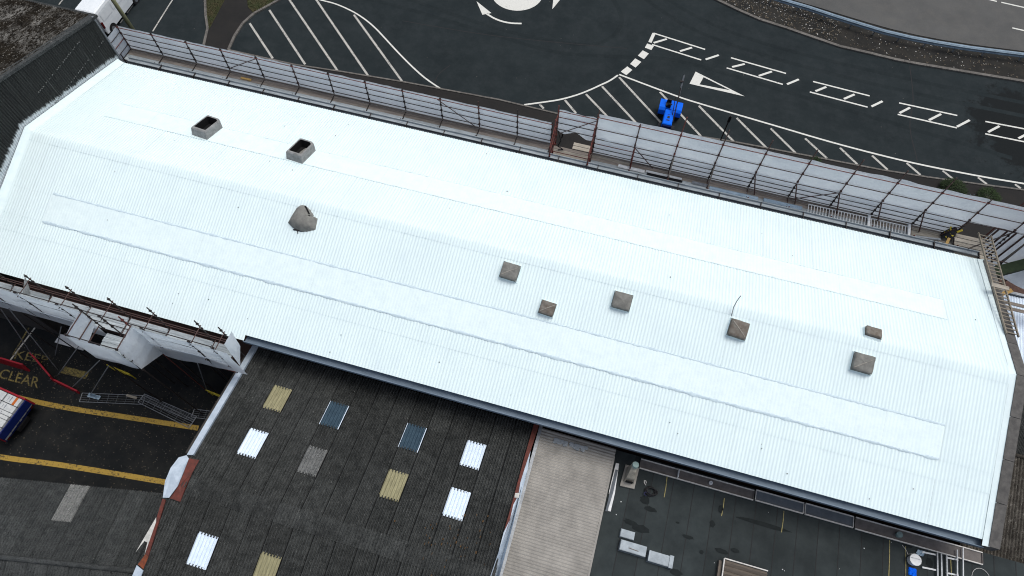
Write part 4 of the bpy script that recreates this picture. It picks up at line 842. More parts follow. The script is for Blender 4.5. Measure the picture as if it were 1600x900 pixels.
for x0, x1, lab in ((10.2, 13.45, 'long white baluster panel laid along the scaffold deck, left of two'), (13.62, 15.6, 'shorter white baluster panel with end posts on the deck, right of two')):
    T = thing('baluster_panel', (x0, 25.2, 8.2), lab, 'railing', 'white baluster panels on the deck')
    MB().bar((x0, 25.52, 8.36), (x1, 25.54, 8.36), 0.05, 0.04).build('rail', 'pvc_white', T); MB().bar((x0, 24.92, 8.30), (x1, 24.94, 8.30), 0.05, 0.04).build('rail', 'pvc_white', T)
    n = int((x1 - x0) / 0.16)
    for k in range(n + 1): MB().bar((x0 + k * (x1 - x0) / n, 24.93, 8.32), (x0 + k * (x1 - x0) / n, 25.53, 8.38), 0.032).build('baluster', 'pvc_white', T)
    MB().bar((x1 + .02, 24.80, 8.34), (x1 + .02, 25.68, 8.42), 0.13).build('end_post', 'pvc_white', T)
MB().tube((15.9, 25.02, 8.31), (17.3, 25.18, 8.33), 0.07).tube((15.5, 24.98, 8.28), (15.95, 25.02, 8.31), 0.02).build('rolled_sheet', 'lead', label='rolled grey and white mottled sheet on the deck right of the balusters', cat='roll')
hz = thing('hazard_tarp', (17.75, 25.4, 8.2), 'crumpled yellow and black hazard sheet bundled beside the ladder top', 'tarpaulin')
def tarp(u, v): return (17.35 + 0.75 * u, 25.25 + .42 * v, 8.3 + 0.55 * math.sin(math.pi * u) * (0.4 + v) + 0.14 * noise.noise(Vector((u * 5, v * 5, 3))))
MB().grid(tarp, 10, 8).build('black_sheet', 'black_plastic', hz, True)
for k in range(5):
    a, b_ = random.uniform(.05, .8), random.uniform(.05, .8)
    p = Vector(tarp(a, b_)) + Vector((0, 0, .05)); MB().bar(p, p + Vector((random.uniform(-.3, .3), random.uniform(.1, .3), random.uniform(.0, .25))), 0.10, 0.03).build('yellow_strip', 'hazard_yellow', hz)
MB().bar((17.5, 24.75, 8.5), (17.62, 25.2, 8.62), 0.14, 0.03).build('timber_offcut', 'timber_new', label='pale timber offcut leaning below the hazard sheet', cat='timber')
# wooden ladder lying along the right gable
LA = thing('ladder', (19, 22, 9.3), 'long weathered wooden ladder lying along the right gable edge of the white roof', 'ladder')
def ld(t, s): 
    a = Vector((18.64, 25.3, 9.45)).lerp(Vector((19.16, 18.95, 10.42)), t); b_ = Vector((19.30, 25.3, 9.42)).lerp(Vector((19.72, 18.95, 10.40)), t)
    return a.lerp(b_, s)
for s_ in (0, 1):
    MB().bar(ld(0, s_), ld(1, s_), 0.055, 0.09).build('stile', 'ladder_wood', LA)
for k in range(27): MB().bar(ld((k + .5) / 27, -0.02), ld((k + .5) / 27, 1.02), 0.045, 0.04).build('rung', 'ladder_wood', LA)
MB().bar(ld(0.55, -0.18) + Vector((0, 0, .07)), ld(0.55, 1.22) + Vector((0, 0, .07)), 0.22, 0.04).build('tie_board', 'board_pale', LA)
# --- south scaffold above the yard
SS = thing('scaffold', (-23, 8.5, 0), 'scaffold wrapped in white sheeting along the near eave above the yard', 'scaffold', 'eaves scaffolds')
xi = [-31.9, -29.6, -27.35, -25.05, -22.75, -20.5, -18.0, -16.75]
for i, x in enumerate(xi):
    standard((x, 8.95, 0), (x, 8.95, 10.3 + (0.2 if i > 4 else 0)), SS, 'tube_dark', (8.0, 8.9, 9.6, 10.15))
    standard((x + .1, 8.0, 0), (x + .1, 8.0, 10.35), SS, 'tube_dark', (7.9, 9, 9.7, 10.25))
    for zz in (8.02, 9.9): MB().tube((x + .05, 7.9, zz), (x + .05, 9.02, zz), 0.024).build('transom', 'tube_brown', SS)
for a, b_ in zip(xi, xi[1:]):
    for y, z, mt in ((8.93, 8.55, 'tube_brown'), (8.9, 9.0, 'tube_brown'), (8.02, 10.3, 'tube_dark'), (8.02, 9.2, 'tube_dark'), (8.95, 7.95, 'tube_brown'), (8.02, 6.9, 'tube_red'), (8.9, 5.0, 'tube_red')): ledger((a - .03, y, z), (b_ + .03, y, z), SS, mt)
    boards(a, b_, [8.16, 8.39, 8.62, 8.82], 8.02, SS, ['board_grey'])
sheet_panel((-32.2, 7.93, 6.75), (-28.2, 7.93, 7.0), (-28.2, 7.93, 10.25), (-32.2, 7.93, 10.2), -0.1, SS, 'sheeting', sd=101, nu=18, nv=12, ragged=.15)
sheet_panel((-28.22, 7.94, 7.0), (-23.75, 7.93, 7.0), (-23.75, 7.93, 10.34), (-28.22, 7.93, 10.27), -0.1, SS, 'sheeting', sd=104, nu=18, nv=12, ragged=.15)
sheet_panel((-20.9, 7.93, 6.5), (-15.9, 7.93, 7.4), (-15.9, 7.93, 10.2), (-20.9, 7.93, 10.2), -0.1, SS, 'sheeting', sd=108, nu=18, nv=12, ragged=.2)
MB().bar((-32, 7.85, 8.45), (-23.8, 7.85, 8.4), 0.03, 0.05).build('sheet_hem', 'sheeting_bright', SS)
MB().bar((-21.2, 7.85, 8.3), (-16.7, 7.85, 8.85), 0.03, 0.06).build('sheet_hem', 'sheeting_bright', SS)
# projecting loading bay
for x in (-23.6, -20.95):
    standard((x, 6.7, 0), (x, 6.7, 10.35), SS, 'tube_dark', (7.6, 8.8, 9.6, 10.2))
    for z in (7.7, 8.6, 9.3, 10.2): MB().tube((x, 6.65, z), (x, 8.0, z), 0.03).build('transom', 'tube_brown', SS)
standard((-23.6, 8.0, 0), (-23.6, 8.0, 11.0), SS, 'tube_dark', (7.5, 8.2, 8.9, 9.6, 10.3, 10.7)); standard((-21.15, 8.0, 0), (-21.15, 8.0, 11.05), SS, 'tube_red', (10.3, 10.7))
for z in (7.65, 10.25): ledger((-23.7, 6.7, z), (-20.9, 6.7, z), SS, 'tube_dark')
sheet_panel((-23.6, 6.62, 7.5), (-20.95, 6.62, 7.9), (-20.95, 6.62, 10.2), (-23.6, 6.62, 10.25), -0.1, SS, 'sheeting', sd=120, nv=12, ragged=.3)
sheet_panel((-20.9, 6.65, 7.8), (-20.9, 7.95, 6.8), (-20.9, 7.95, 10.2), (-20.9, 6.65, 10.2), 0.05, SS, 'sheeting_bright', sd=124)
sheet_panel((-23.62, 7.95, 8.9), (-23.62, 6.7, 8.5), (-23.62, 6.7, 10.25), (-23.62, 7.95, 10.3), 0.05, SS, 'sheeting_bright', sd=128)
boards(-23.5, -21.0, [6.85, 7.08, 7.31, 7.54, 7.77], 7.95, SS, ['board_grey'])
for k in range(4): MB().bar((-21.9 + k * .22, 6.9, 8.02), (-21.9 + k * .22, 7.9, 8.02), 0.06).build('transom', 'tube_dark', SS)
# flapping end sheet and a tan scrap
sheet_panel((-15.95, 8.0, 8.4), (-15.95, 8.7, 9.3), (-16.0, 8.9, 10.6), (-16.2, 8.3, 10.3), 0.1, SS, 'sheeting_bright', sd=133)
sheet_panel((-28.2, 8.4, 8.7), (-27.7, 8.5, 8.8), (-27.3, 8.85, 10.1), (-27.35, 8.9, 10.2), 0.05, SS, 'torn_flashing', nu=4, nv=4)
for a, b_ in (((-29.6, 7.85, 7.4), (-30.9, 6.8, 0)), ((-30.6, 7.85, 6.7), (-32.6, 7.0, 0)), ((-24.3, 6.8, 6.2), (-29.4, 6.05, 0)), ((-23.4, 6.6, 6.6), (-28.1, 5.9, 0)), ((-18.6, 7.8, 7.4), (-21.3, 8.0, 0)), ((-27.0, 7.85, 6.6), (-31.6, 7.6, 0)), ((-25.6, 7.8, 6.4), (-30.7, 6.5, 0))):
    MB().tube(a, b_, 0.028).build('raking_tie', 'galvanised', SS)
# ---------------------------------------------------------------- white van
VN = thing('van', (-43.95, 35.8, 0), 'white panel van parked at the top left behind the tall shed', 'van')
def loft(secs, name, mat, parent, smooth=True):
    mb = MB(); n = len(secs[0]); vs = [p for s_ in secs for p in s_]; fs = []
    for r in range(len(secs) - 1): fs += [(r * n + i, r * n + (i + 1) % n, (r + 1) * n + (i + 1) % n, (r + 1) * n + i) for i in range(n)]
    fs += [tuple(range(n - 1, -1, -1)), tuple(range((len(secs) - 1) * n, len(secs) * n))]
    return mb.add(vs, fs).build(name, mat, parent, smooth)
vx, vw = -43.95, 0.99
def vsec(y, w, ztop, zb=0.38):
    P = [(-w, zb), (-w * 1.01, 0.9), (-w * 1.0, 1.25), (-w * 0.955, ztop - 0.28), (-w * 0.90, ztop - 0.10), (-w * 0.80, ztop - 0.02), (0, ztop + 0.02), (w * 0.80, ztop - 0.02), (w * 0.90, ztop - 0.10), (w * 0.955, ztop - 0.28), (w * 1.0, 1.25), (w * 1.01, 0.9), (w, zb)]
    return [(vx + a, y, z) for a, z in P]
body = loft([vsec(33.02, vw * .95, 2.38, .5), vsec(33.10, vw, 2.43), vsec(34.5, vw, 2.46), vsec(36.6, vw, 2.45), vsec(37.2, vw * .98, 2.30), vsec(37.9, vw * .97, 1.35), vsec(38.5, vw * .90, 1.10), vsec(38.75, vw * .8, .85, .42)], 'body', 'van_white', VN, False)
for sx in (-1, 1):
    for ya, yb in ((33.35, 34.55), (34.75, 36.2)):   # pressed side panels
        MB().prism([(vx + sx * (vw * 0.96 + .035), y, z) for y, z in ((ya, 2.05), (yb, 2.05))] + [(vx + sx * (vw + .02), yb, 1.42), (vx + sx * (vw + .02), ya, 1.42)], 0.012).build('side_panel', 'van_white', VN)
    for y in (33.78, 37.3):
        wl = MB().tube((vx + sx * (vw - .2), y, .34), (vx + sx * (vw + .015), y, .34), 0.34, n=20).build('wheel', 'black_rubber', VN)
        MB().tube((vx + sx * (vw + .01), y, .34), (vx + sx * (vw + .03), y, .34), 0.19, n=14).build('rim', 'galvanised', wl)
        MB().tube((vx + sx * (vw - .1), y, .36), (vx + sx * (vw + .008), y, .36), 0.43, n=20).build('wheel_arch', 'black_plastic', VN)
    MB().box(vx + sx * vw - .05, vx + sx * vw + .03, 33.0, 33.16, 0.95, 1.5).build('tail_lamp', 'lamp_red', VN)
    MB().box(vx + sx * vw - .03, vx + sx * vw + .014, 36.5, 37.35, 1.35, 1.95).build('side_window', 'glass_dark', VN)
MB().add([(vx + a, y, z) for a, y, z in ((-.86, 37.24, 2.22), (.86, 37.24, 2.22), (.90, 37.92, 1.38), (-.90, 37.92, 1.38))], [(0, 1, 2, 3)]).build('windscreen', 'glass_dark', VN)
MB().box(vx - .95, vx + .95, 32.95, 33.06, .4, .62).build('bumper', 'black_plastic', VN)
# lamp post
LPT = thing('lamp_post', (-38.5, 31.8, 0.09), 'olive green lamp post standing beyond the scaffold at the top left', 'lamp post')
MB().tube((-38.5, 31.8, 0.09), (-38.5, 31.8, 1.5), 0.20, 0.20, 12).build('base', 'post_green', LPT, True)
MB().tube((-38.5, 31.8, 1.45), (-38.75, 31.6, 9.0), 0.165, 0.13, 12).build('shaft', 'post_green', LPT, True)
MB().tube((-38.75, 31.6, 8.95), (-38.9, 33.4, 9.25), 0.05).build('arm', 'post_green', LPT)
MB().box(-39.05, -38.75, 33.3, 34.0, 9.18, 9.34).build('lantern', 'galvanised', LPT)
# blue tractor
TR = thing('tractor', (1.95, 37.0, 0), 'bright blue compact tractor with tall slender arm parked on the hatched road', 'tractor')
cx = 1.93
def taper(name, mat, x0, x1, y0, y1, z0, z1, ins, r=0.05):
    secs = []
    for z, k in ((z0, 0), (z1 - r, ins * .8), (z1, ins + r)):
        secs.append([(x0 + k, y0 + k, z), (x1 - k, y0 + k, z), (x1 - k, y1 - k, z), (x0 + k, y1 - k, z)])
    return loft(secs, name, mat, TR, False)
bn = taper('bonnet', 'blue_paint', cx - .36, cx + .36, 35.62, 37.12, 0.55, 1.16, 0.02)
MB().box(cx - .09, cx + .09, 36.22, 36.44, 1.155, 1.175).build('air_intake', 'black_plastic', bn)
MB().box(cx - .11, cx + .11, 36.56, 36.60, 1.155, 1.17).build('vent_slot', 'blue_dark', bn); MB().box(cx - .12, cx + .12, 35.98, 36.10, 1.155, 1.168).build('vent_slot', 'blue_dark', bn)
taper('front_grille', 'blue_dark', cx - .35, cx + .35, 35.55, 35.70, 0.35, 1.06, 0.02)
MB().box(cx - .28, cx + .28, 35.62, 37.2, 0.32, 0.56).build('chassis', 'black_plastic', TR)
for sx in (-1, 1):
    xa, xb = sorted((cx + sx * .38, cx + sx * .84))
    mb = MB(); pr = [(37.02, .62), (37.08, .95), (37.26, 1.10), (37.9, 1.12), (38.12, 1.02), (38.2, .7)]
    mb.add([(x, y, z) for x in (xa, xb) for y, z in pr] + [(x, y, z - .05) for x in (xa, xb) for y, z in pr], [(i, i + 1, 7 + i, 6 + i) for i in range(5)] + [(12 + i, 18 + i, 19 + i, 13 + i) for i in range(5)] + [(i, 12 + i, 13 + i, i + 1) for i in range(5)] + [(6 + i, 7 + i, 19 + i, 18 + i) for i in range(5)])
    mb.build('mudguard', 'blue_paint', TR)
    wh = MB().tube((cx + sx * .42, 37.6, .5), (cx + sx * .80, 37.6, .5), 0.50, n=22).build('rear_wheel', 'black_rubber', TR)
    MB().tube((cx + sx * .79, 37.6, .5), (cx + sx * .815, 37.6, .5), 0.24, n=14).build('rim', 'blue_dark', wh)
    wh = MB().tube((cx + sx * .38, 36.0, .3), (cx + sx * .60, 36.0, .3), 0.30, n=18).build('front_wheel', 'black_rubber', TR)
    MB().tube((cx + sx * .59, 36.0, .3), (cx + sx * .61, 36.0, .3), 0.14, n=12).build('rim', 'blue_dark', wh)
MB().box(cx - .38, cx + .38, 37.25, 38.15, 0.92, 1.02).build('platform', 'blue_paint', TR)
MB().box(cx - .40, cx - .02, 37.35, 37.75, 1.02, 1.22).box(cx - .38, cx - .04, 37.70, 37.82, 1.1, 1.5).build('seat', 'black_plastic', TR)
MB().tube((cx - .05, 37.25, 1.0), (cx - .1, 37.4, 1.38), 0.02).tube((cx - .12, 37.38, 1.36), (cx - .11, 37.42, 1.41), 0.17, n=12).build('steering_wheel', 'black_rubber', TR)
MB().bar((cx + .40, 36.2, .9), (cx + .30, 37.9, 2.7), 0.07, 0.10).bar((cx + .28, 36.3, .8), (cx + .12, 37.5, 2.1), 0.05, 0.06).build('lift_arm', 'tube_dark', TR)
MB().bar((cx + .30, 37.85, 2.6), (cx + .28, 38.4, 3.4), 0.06).bar((cx + .38, 37.7, 2.0), (cx + .34, 38.6, 3.3), 0.05).build('arm_end', 'galvanised', TR)
MB().bar((cx + .12, 38.05, 3.1), (cx + .36, 38.12, 3.1), 0.10).build('arm_bracket', 'tube_dark', TR)
# guard rail
GR = thing('guard_rail', (18, 50.5, 0.08), 'curved galvanised steel guard rail between the litter verge and far road', 'guard rail')
rl = smooth_poly(RAIL, 3)
for a, b_ in zip(rl[::3], rl[3::3] + [rl[-1]]):
    if math.dist(a, b_) < .1: continue
    mb = MB(); d = Vector((b_[0] - a[0], b_[1] - a[1], 0)).normalized(); nrm = Vector((d.y, -d.x, 0))
    prof = [(0, .84), (.07, .80), (.07, .74), (.01, .69), (.01, .65), (.07, .60), (.07, .54), (0, .50)]
    mb.grid(lambda u, v: tuple(Vector((*a, 0)).lerp(Vector((*b_, 0)), u) + nrm * (prof[round(v * 7)][0] + .11) + Vector((0, 0, prof[round(v * 7)][1]))), 2, 7)
    mb.bar(Vector((*a, .83)) + nrm * .03, Vector((*b_, .83)) + nrm * .03, 0.17, 0.05); mb.build('rail', 'guard_steel', GR)
acc = 0
for a, b_ in zip(rl, rl[1:]):
    acc += math.dist(a, b_)
    if acc > 1.7:
        acc = 0; MB().box(a[0] - .05, a[0] + .05, a[1] - .03, a[1] + .09, 0.05, .80).build('post', 'galvanised', GR)
# street sign posts seen beyond the sheeting
for x, y, h, lab in ((6.05, 36.0, 2.9, 'thin dark street post rising beyond the sheeting near the tractor'), (-5.3, 33.2, 2.6, 'short dark post just left of the open scaffold bay')):
    T = thing('street_post', (x, y, 0.09), lab, 'post'); MB().tube((x, y, .09), (x, y, h), 0.05, n=8).build('pole', 'tube_dark', T); MB().box(x - .09, x + .09, y - .06, y + .06, h - .55, h).build('head', 'black_plastic', T)
# shrubs on the footway
def shrub(x, y, r, h, n, label, mat='leaf'):
    T = thing('shrub', (x, y, 0.09), label, 'shrub', 'weedy shrubs by the footway'); mb = MB()
    for _ in range(n):
        t = random.random() * 6.283; q = r * math.sqrt(random.random()); z = random.random() * h * (1.1 - q / r * .7)
        p = Vector((x + q * math.cos(t), y + q * math.sin(t), .09 + z)); d = Vector((math.cos(t + random.uniform(-1, 1)), math.sin(t + random.uniform(-1, 1)), random.uniform(-.2, 1.2))).normalized()
        s_ = Vector((-d.y, d.x, random.uniform(-.3, .3))).normalized() * random.uniform(.012, .03); L_ = random.uniform(.10, .28)
        mb.add([p - s_, p + s_, p + d * L_ + s_ * .3], [(0, 1, 2)])
    mb.build('foliage', mat, T)
    st = MB()
    for k in range(6):
        t = k * 1.05; st.tube((x, y, .05), (x + r * .6 * math.cos(t), y + r * .6 * math.sin(t), .09 + h * .7), .015, .006, 5)
    st.build('stem', 'board_brown', T)
shrub(22.6, 36.2, 0.85, 0.9, 1700, 'large dark green bushy clump beyond the sheeting at the right')
shrub(25.1, 36.3, 0.75, 0.5, 800, 'grassy green clump right of the bottle-glass heap')
shrub(26.1, 35.0, 0.6, 0.4, 600, 'low weeds near the right edge beyond the sheeting')
shrub(13.0, 36.1, 0.35, 0.35, 260, 'small green weed tuft on the footway kerb')
mb = MB()
for _ in range(160):
    x, y = random.gauss(24.1, .45), random.gauss(35.7, .22); s_ = random.uniform(.03, .09); p = Vector((x, y, .1 + random.uniform(0, .12)))
    a, b_ = Vector((random.uniform(-1, 1), random.uniform(-1, 1), random.uniform(-.5, .5))) * s_, Vector((random.uniform(-1, 1), random.uniform(-1, 1), random.uniform(-.5, .5))) * s_
    mb.add([p, p + a, p + b_], [(0, 1, 2)])
mb.build('glass_heap', 'glass_bits', label='heap of pale green broken sheet beside the shrub beyond the scaffold', cat='debris', kind='stuff')
# litter and stones
def litter(name, mat, label, pts, s0, s1, z, cat='litter'):
    mb = MB()
    for x, y in pts:
        s_ = random.uniform(s0, s1); t = random.random() * 3.14; c, q = math.cos(t) * s_, math.sin(t) * s_; k = random.uniform(.3, 1); h = random.uniform(.1, .5) * s_ + .005
        mb.prism([(x + c, y + q, z + h), (x - q * k, y + c * k, z + h), (x - c, y - q, z + h * .6), (x + q * k, y - c * k, z + h)], h)
    mb.build(name, mat, label=label, cat=cat, kind='stuff')
def edge_y(poly, x):
    for a, b_ in zip(poly, poly[1:]):
        if a[0] <= x <= b_[0]: return a[1] + (b_[1] - a[1]) * (x - a[0]) / (b_[0] - a[0])
    return poly[-1][1]
pts = []
for _ in range(2600):
    x = random.uniform(4, 31); lo = edge_y(VERGE_KERB, x) + .25; hi = edge_y(FAR_EDGE, x) - .2 if x > 7.4 else 54
    w_ = 1.0 if x < 14 else 0.22
    if random.random() < w_: pts.append((x, random.uniform(lo, hi)))
litter('verge_stones', 'litter_pale', 'pale stones and litter strewn over the dark verge', pts[:480], .015, .06, .075)
litter('verge_leaves', 'litter_leaf', 'dead brown leaves and stalks over the verge', pts[480:] + [(random.gauss(9.5, 2.2), 0) for _ in range(0)], .03, .10, .075)
yp = [(random.uniform(-34, -17.5), random.triangular(-0.5, 8.6, 7.4)) for _ in range(1700)]
litter('yard_litter', 'litter_mix', 'small pale litter scattered over the dark yard surface', yp[:300], .008, .03, .003)
litter('yard_leaves', 'litter_leaf', 'dead leaves and dirt scattered over the yard surface', yp[300:], .008, .045, .003)
litter('road_grit', 'litter_mix', 'a few pale bits of grit on the road', [(random.uniform(-40, 28), random.uniform(35.5, 48)) for _ in range(45)], .015, .045, .003)
mb = MB()
for g in (GRASS_A, GRASS_B):
    x0, x1 = min(p[0] for p in g), max(p[0] for p in g); y0, y1 = min(p[1] for p in g), max(p[1] for p in g)
    for _ in range(4200):
        x, y = random.uniform(x0, x1), random.uniform(y0, y1); ins = False; j = len(g) - 1
        for i in range(len(g)):
            if (g[i][1] > y) != (g[j][1] > y) and x < (g[j][0] - g[i][0]) * (y - g[i][1]) / (g[j][1] - g[i][1]) + g[i][0]: ins = not ins
            j = i
        if ins:
            t = random.random() * 6.28; mb.add([(x - .012, y, .08), (x + .012, y, .08), (x + .05 * math.cos(t), y + .05 * math.sin(t), .08 + random.uniform(.04, .11))], [(0, 1, 2)])
mb.build('grass_blades', 'grass', label='short rough grass on the two island beds at the top left', cat='grass', kind='stuff')
# ---------------------------------------------------------------- yard: lorry load, barriers, fence panels
TL = thing('trailer', (-31.5, 3.0, 0), 'flatbed trailer with red rim and blue tail carrying white wrapped packs at left edge', 'trailer')
R_ = Matrix.Translation((-30.38, 3.18, 0)) @ Matrix.Rotation(math.radians(-6), 4, 'Z')
def tb(name, mat, x0, x1, y0, y1, z0, z1, parent=TL):
    mb = MB().box(x0, x1, y0, y1, z0, z1); mb.v = [tuple(R_ @ Vector(v)) for v in mb.v]; return mb.build(name, mat, parent)
tb('bed', 'blue_dark', -7, -0.12, -1.22, 1.22, 0.75, 1.0); tb('chassis', 'black_plastic', -7, 0.0, -.45, .45, .45, .75)
tb('side_rim', 'barrier_red', -7, 0.05, 1.16, 1.26, 1.0, 1.95); tb('side_rim', 'barrier_red', -7, 0.0, -1.24, -1.19, 1.0, 1.85)
tb('tail_board', 'blue_dark', 0.01, 0.08, -1.16, 1.16, 1.25, 1.85)
for y in (-1.0, 1.0):
    tb('tail_lamp', 'lamp_red', -0.13, -0.08, y - .1, y + .1, .8, .92)
    for x in (-2.4, -3.6):
        mb = MB().tube((x, y - .14, .45), (x, y + .14, .45), .45, n=18); mb.v = [tuple(R_ @ Vector(v)) for v in mb.v]; w1 = mb.build('wheel', 'black_rubber', TL)
        mb = MB().tube((x, y - .15, .45), (x, y + .15, .45), .22, n=12); mb.v = [tuple(R_ @ Vector(v)) for v in mb.v]; mb.build('rim', 'galvanised', w1)
lanes = [(-1.14, -.66), (-.62, -.22), (-.19, .0), (.03, .22), (.25, .62), (.66, 1.12)]
for i, (a, b_) in enumerate(lanes):
    x = -0.02
    for k, L_ in enumerate((1.05, 1.2, 1.2, 1.2)):
        if i in (2, 3): L_ = (2.0, 1.3, 1.3, .1)[k]
        p = tb('wrapped_pack', 'pack_white', x - L_ + .03, x - (.02 * (i % 3)), a, b_, 1.0, 1.98 - .02 * (i % 2)); zt = 1.983 - .02 * (i % 2)
        if k == 0 and i in (0, 5): tb('orange_band', 'orange_paint', x - .42, x - .26, a - .004, b_ + .004, 1.0, zt + .004, p)
        tb('print_stripe', 'ink_grey', x - .66, x - .62, a + .06, b_ - .06, 1.9, zt + .003, p)
        if i not in (2, 3): tb('print_stripe', 'ink_grey', x - .82, x - .80, a + .08, b_ - .12, 1.9, zt + .003, p)
        x -= L_ + .02
def barrier(a, b_, h, lean, label):
    T = thing('barrier', ((a[0] + b_[0]) / 2, (a[1] + b_[1]) / 2, 0), label, 'barrier', 'red plastic barriers in the yard')
    A_, B_ = Vector((*a, 0)), Vector((*b_, 0)); d = (B_ - A_).normalized(); nn = Vector((-d.y, d.x, 0)); U2 = (nn * lean + Vector((0, 0, h)))
    th = nn * .05
    MB().add([A_ - th, B_ - th, B_ + th, A_ + th, A_ - th * .6 + U2, B_ - th * .6 + U2, B_ + th * .6 + U2, A_ + th * .6 + U2], [(0, 1, 5, 4), (1, 2, 6, 5), (2, 3, 7, 6), (3, 0, 4, 7), (4, 5, 6, 7), (0, 3, 2, 1)]).build('panel', 'barrier_red', T)
    MB().bar(A_ + U2, B_ + U2, .09, .06).build('top_rail', 'barrier_red', T)
    for t in (.15, .85):
        c = A_.lerp(B_, t); MB().bar(c - nn * .25 + Vector((0, 0, .03)), c + nn * .25 + Vector((0, 0, .03)), .12, .06).build('foot', 'black_rubber', T)
barrier((-35.6, 6.25), (-32.5, 6.25), 0.8, .12, 'red plastic barrier at the left edge below the lettering KEEP')
barrier((-32.6, 7.05), (-30.55, 6.05), 0.8, .14, 'red plastic barrier standing diagonally across the lettering KEEP')
barrier((-30.75, 6.1), (-28.75, 5.82), 0.35, .05, 'low red barrier nearest the stacked fence panels')
def fence(a, b_, w, z, label, bars):
    T = thing('fence_panel', ((a[0] + b_[0]) / 2, (a[1] + b_[1]) / 2, z), label, 'fence panel', 'steel fence panels lying in the yard')
    A_, B_ = Vector((*a, z)), Vector((*b_, z)); d = (B_ - A_).normalized(); nn = Vector((-d.y, d.x, 0)) * w
    for k in (0, 1): MB().tube(A_ + nn * k, B_ + nn * k, .022).build('frame_tube', 'galvanised', T)
    for k in (0, 1): p = (A_, B_)[k]; MB().tube(p, p + nn, .022).build('frame_tube', 'galvanised', T)
    for k in range(1, bars): MB().tube(A_ + nn * k / bars, B_ + nn * k / bars, .009, n=5).build('wire', 'galvanised', T)
    for k in range(1, 7): p = A_.lerp(B_, k / 7); MB().tube(p, p + nn, .008, n=5).build('wire', 'galvanised', T)
fence((-28.45, 5.35), (-24.7, 6.25), 0.55, .06, 'steel mesh fence panel lying flat, left one of the pile', 4)
fence((-25.0, 6.28), (-21.3, 5.72), 0.50, .10, 'steel mesh fence panel lying flat, middle one of the pile', 4)
fence((-24.9, 6.5), (-21.2, 6.1), 0.35, .16, 'steel mesh fence panel stacked on top, with closely spaced wires', 5)
fence((-21.5, 6.35), (-18.8, 6.75), 0.5, .05, 'steel mesh fence panel partly under the shed verge', 4)
MB().box(-25.9, -25.2, 6.42, 6.56, .1, .14).build('timber_block', 'board_pale', label='short pale board lying on the steel fence panels', cat='timber')
mb = MB().grid(lambda u, v: (-28.1 + .8 * u, 5.75 + .25 * v, .1 + .1 * noise.noise(Vector((u * 4, v * 4, 1))) + .08), 8, 5); mb.build('rag_bundle', 'rail_steel', label='crumpled pale blue bag at the left end of the fence panels', cat='bag')
for a, b_, lab in (((-27.55, 7.75, .9), (-25.9, 7.6, .9), 'yellow safety rail below the loading bay sheeting'), ((-21.0, 7.95, .95), (-18.4, 7.7, .95), 'yellow safety rail near the shed verge in the yard')):
    T = thing('safety_rail', (a[0], a[1], 0), lab, 'safety rail', 'yellow safety rails in the yard')
    A_, B_ = Vector(a), Vector(b_)
    for dz in (0, -.4): MB().tube(A_ + Vector((0, 0, dz)), B_ + Vector((0, 0, dz)), .035).build('rail', 'hazard_yellow', T)
    for t in (.03, .5, .97): p = A_.lerp(B_, t); MB().tube((p.x, p.y, 0), p, .035).build('post', 'hazard_yellow', T)
mb = MB().grid(lambda u, v: (-19.85 + .3 * u, 6.9 + .35 * v, .02 + .3 * math.sin(math.pi * u) * math.sin(math.pi * v)), 6, 6); mb.build('sack', 'orange_paint', label='small orange sack beside the shed verge in the yard', cat='sack')
MB().box(-31.9, -29.9, 8.3, 8.9, .25, .3).build('white_board', 'pvc_white', label='white board lying in the shade under the scaffold', cat='board')
# ---------------------------------------------------------------- things on the felt flat roof
def tray(x0, x1, y0, y1, mat, label):
    T = thing('walkway_tray', ((x0 + x1) / 2, (y0 + y1) / 2, 5.99), label, 'walkway', 'walkway trays along the gutter')
    MB().box(x0, x1, y0, y1, 6.0, 6.07).build('deck', mat, T)
    for y in (y0, y1): MB().bar((x0, y, 6.09), (x1, y, 6.09), .045, .10).build('rim', 'tray_rim', T)
    for x in (x0, x1): MB().bar((x, y0 + .03, 6.085), (x, y1 - .03, 6.085), .03, .09).build('end_rim', 'tray_rim' if mat == 'tray_blue' else mat, T)
    return T
tray(4.15, 9.72, 9.12, 9.58, 'tray_brown', 'long brown walkway tray beside the stone vent, leftmost of the row')
tray(9.82, 12.10, 9.14, 9.64, 'tray_blue', 'blue-grey walkway tray, first of the two short middle ones from the left')
tray(12.18, 14.44, 9.14, 9.66, 'tray_blue', 'blue-grey walkway tray, second of the two short middle ones')
tray(14.54, 20.32, 9.12, 9.66, 'tray_brown', 'long brown walkway tray under the right end of the gutter')
MB().box(6.0, 6.04, 9.15, 9.55, 6.10, 6.32).build('upright_plate', 'pvc_white', label='small white plate standing across the left brown walkway tray', cat='plate')
def cup(x, y, r, h, z, mat, label, name='paint_pot'):
    T = thing(name, (x, y, z), label, 'pot' if name != 'bucket' else 'bucket')
    MB().tube((x, y, z), (x, y, z + h), r * .88, r, 16).build('body', mat, T, False); MB().tube((x, y, z + h), (x, y, z + h + .02), r * 1.05, r * 1.05, 16).build('lid', mat, T)
    MB().path([(x + r * math.cos(t), y + r * .2, z + h * .9 + r * math.sin(t) * .5) for t in [k * math.pi / 6 for k in range(7)]], .006, 4).build('handle', 'galvanised', T)
cup(7.62, 9.34, .09, .12, 6.08, 'pvc_white', 'small white pot on the left brown walkway tray')
cup(16.5, 9.38, .13, .2, 6.08, 'cap_teal', 'small pale teal pot on the right brown walkway tray')
cup(17.2, 8.42, .25, .34, 5.99, 'pvc_white', 'white round bucket standing on the felt by the aluminium ladder', 'bucket')
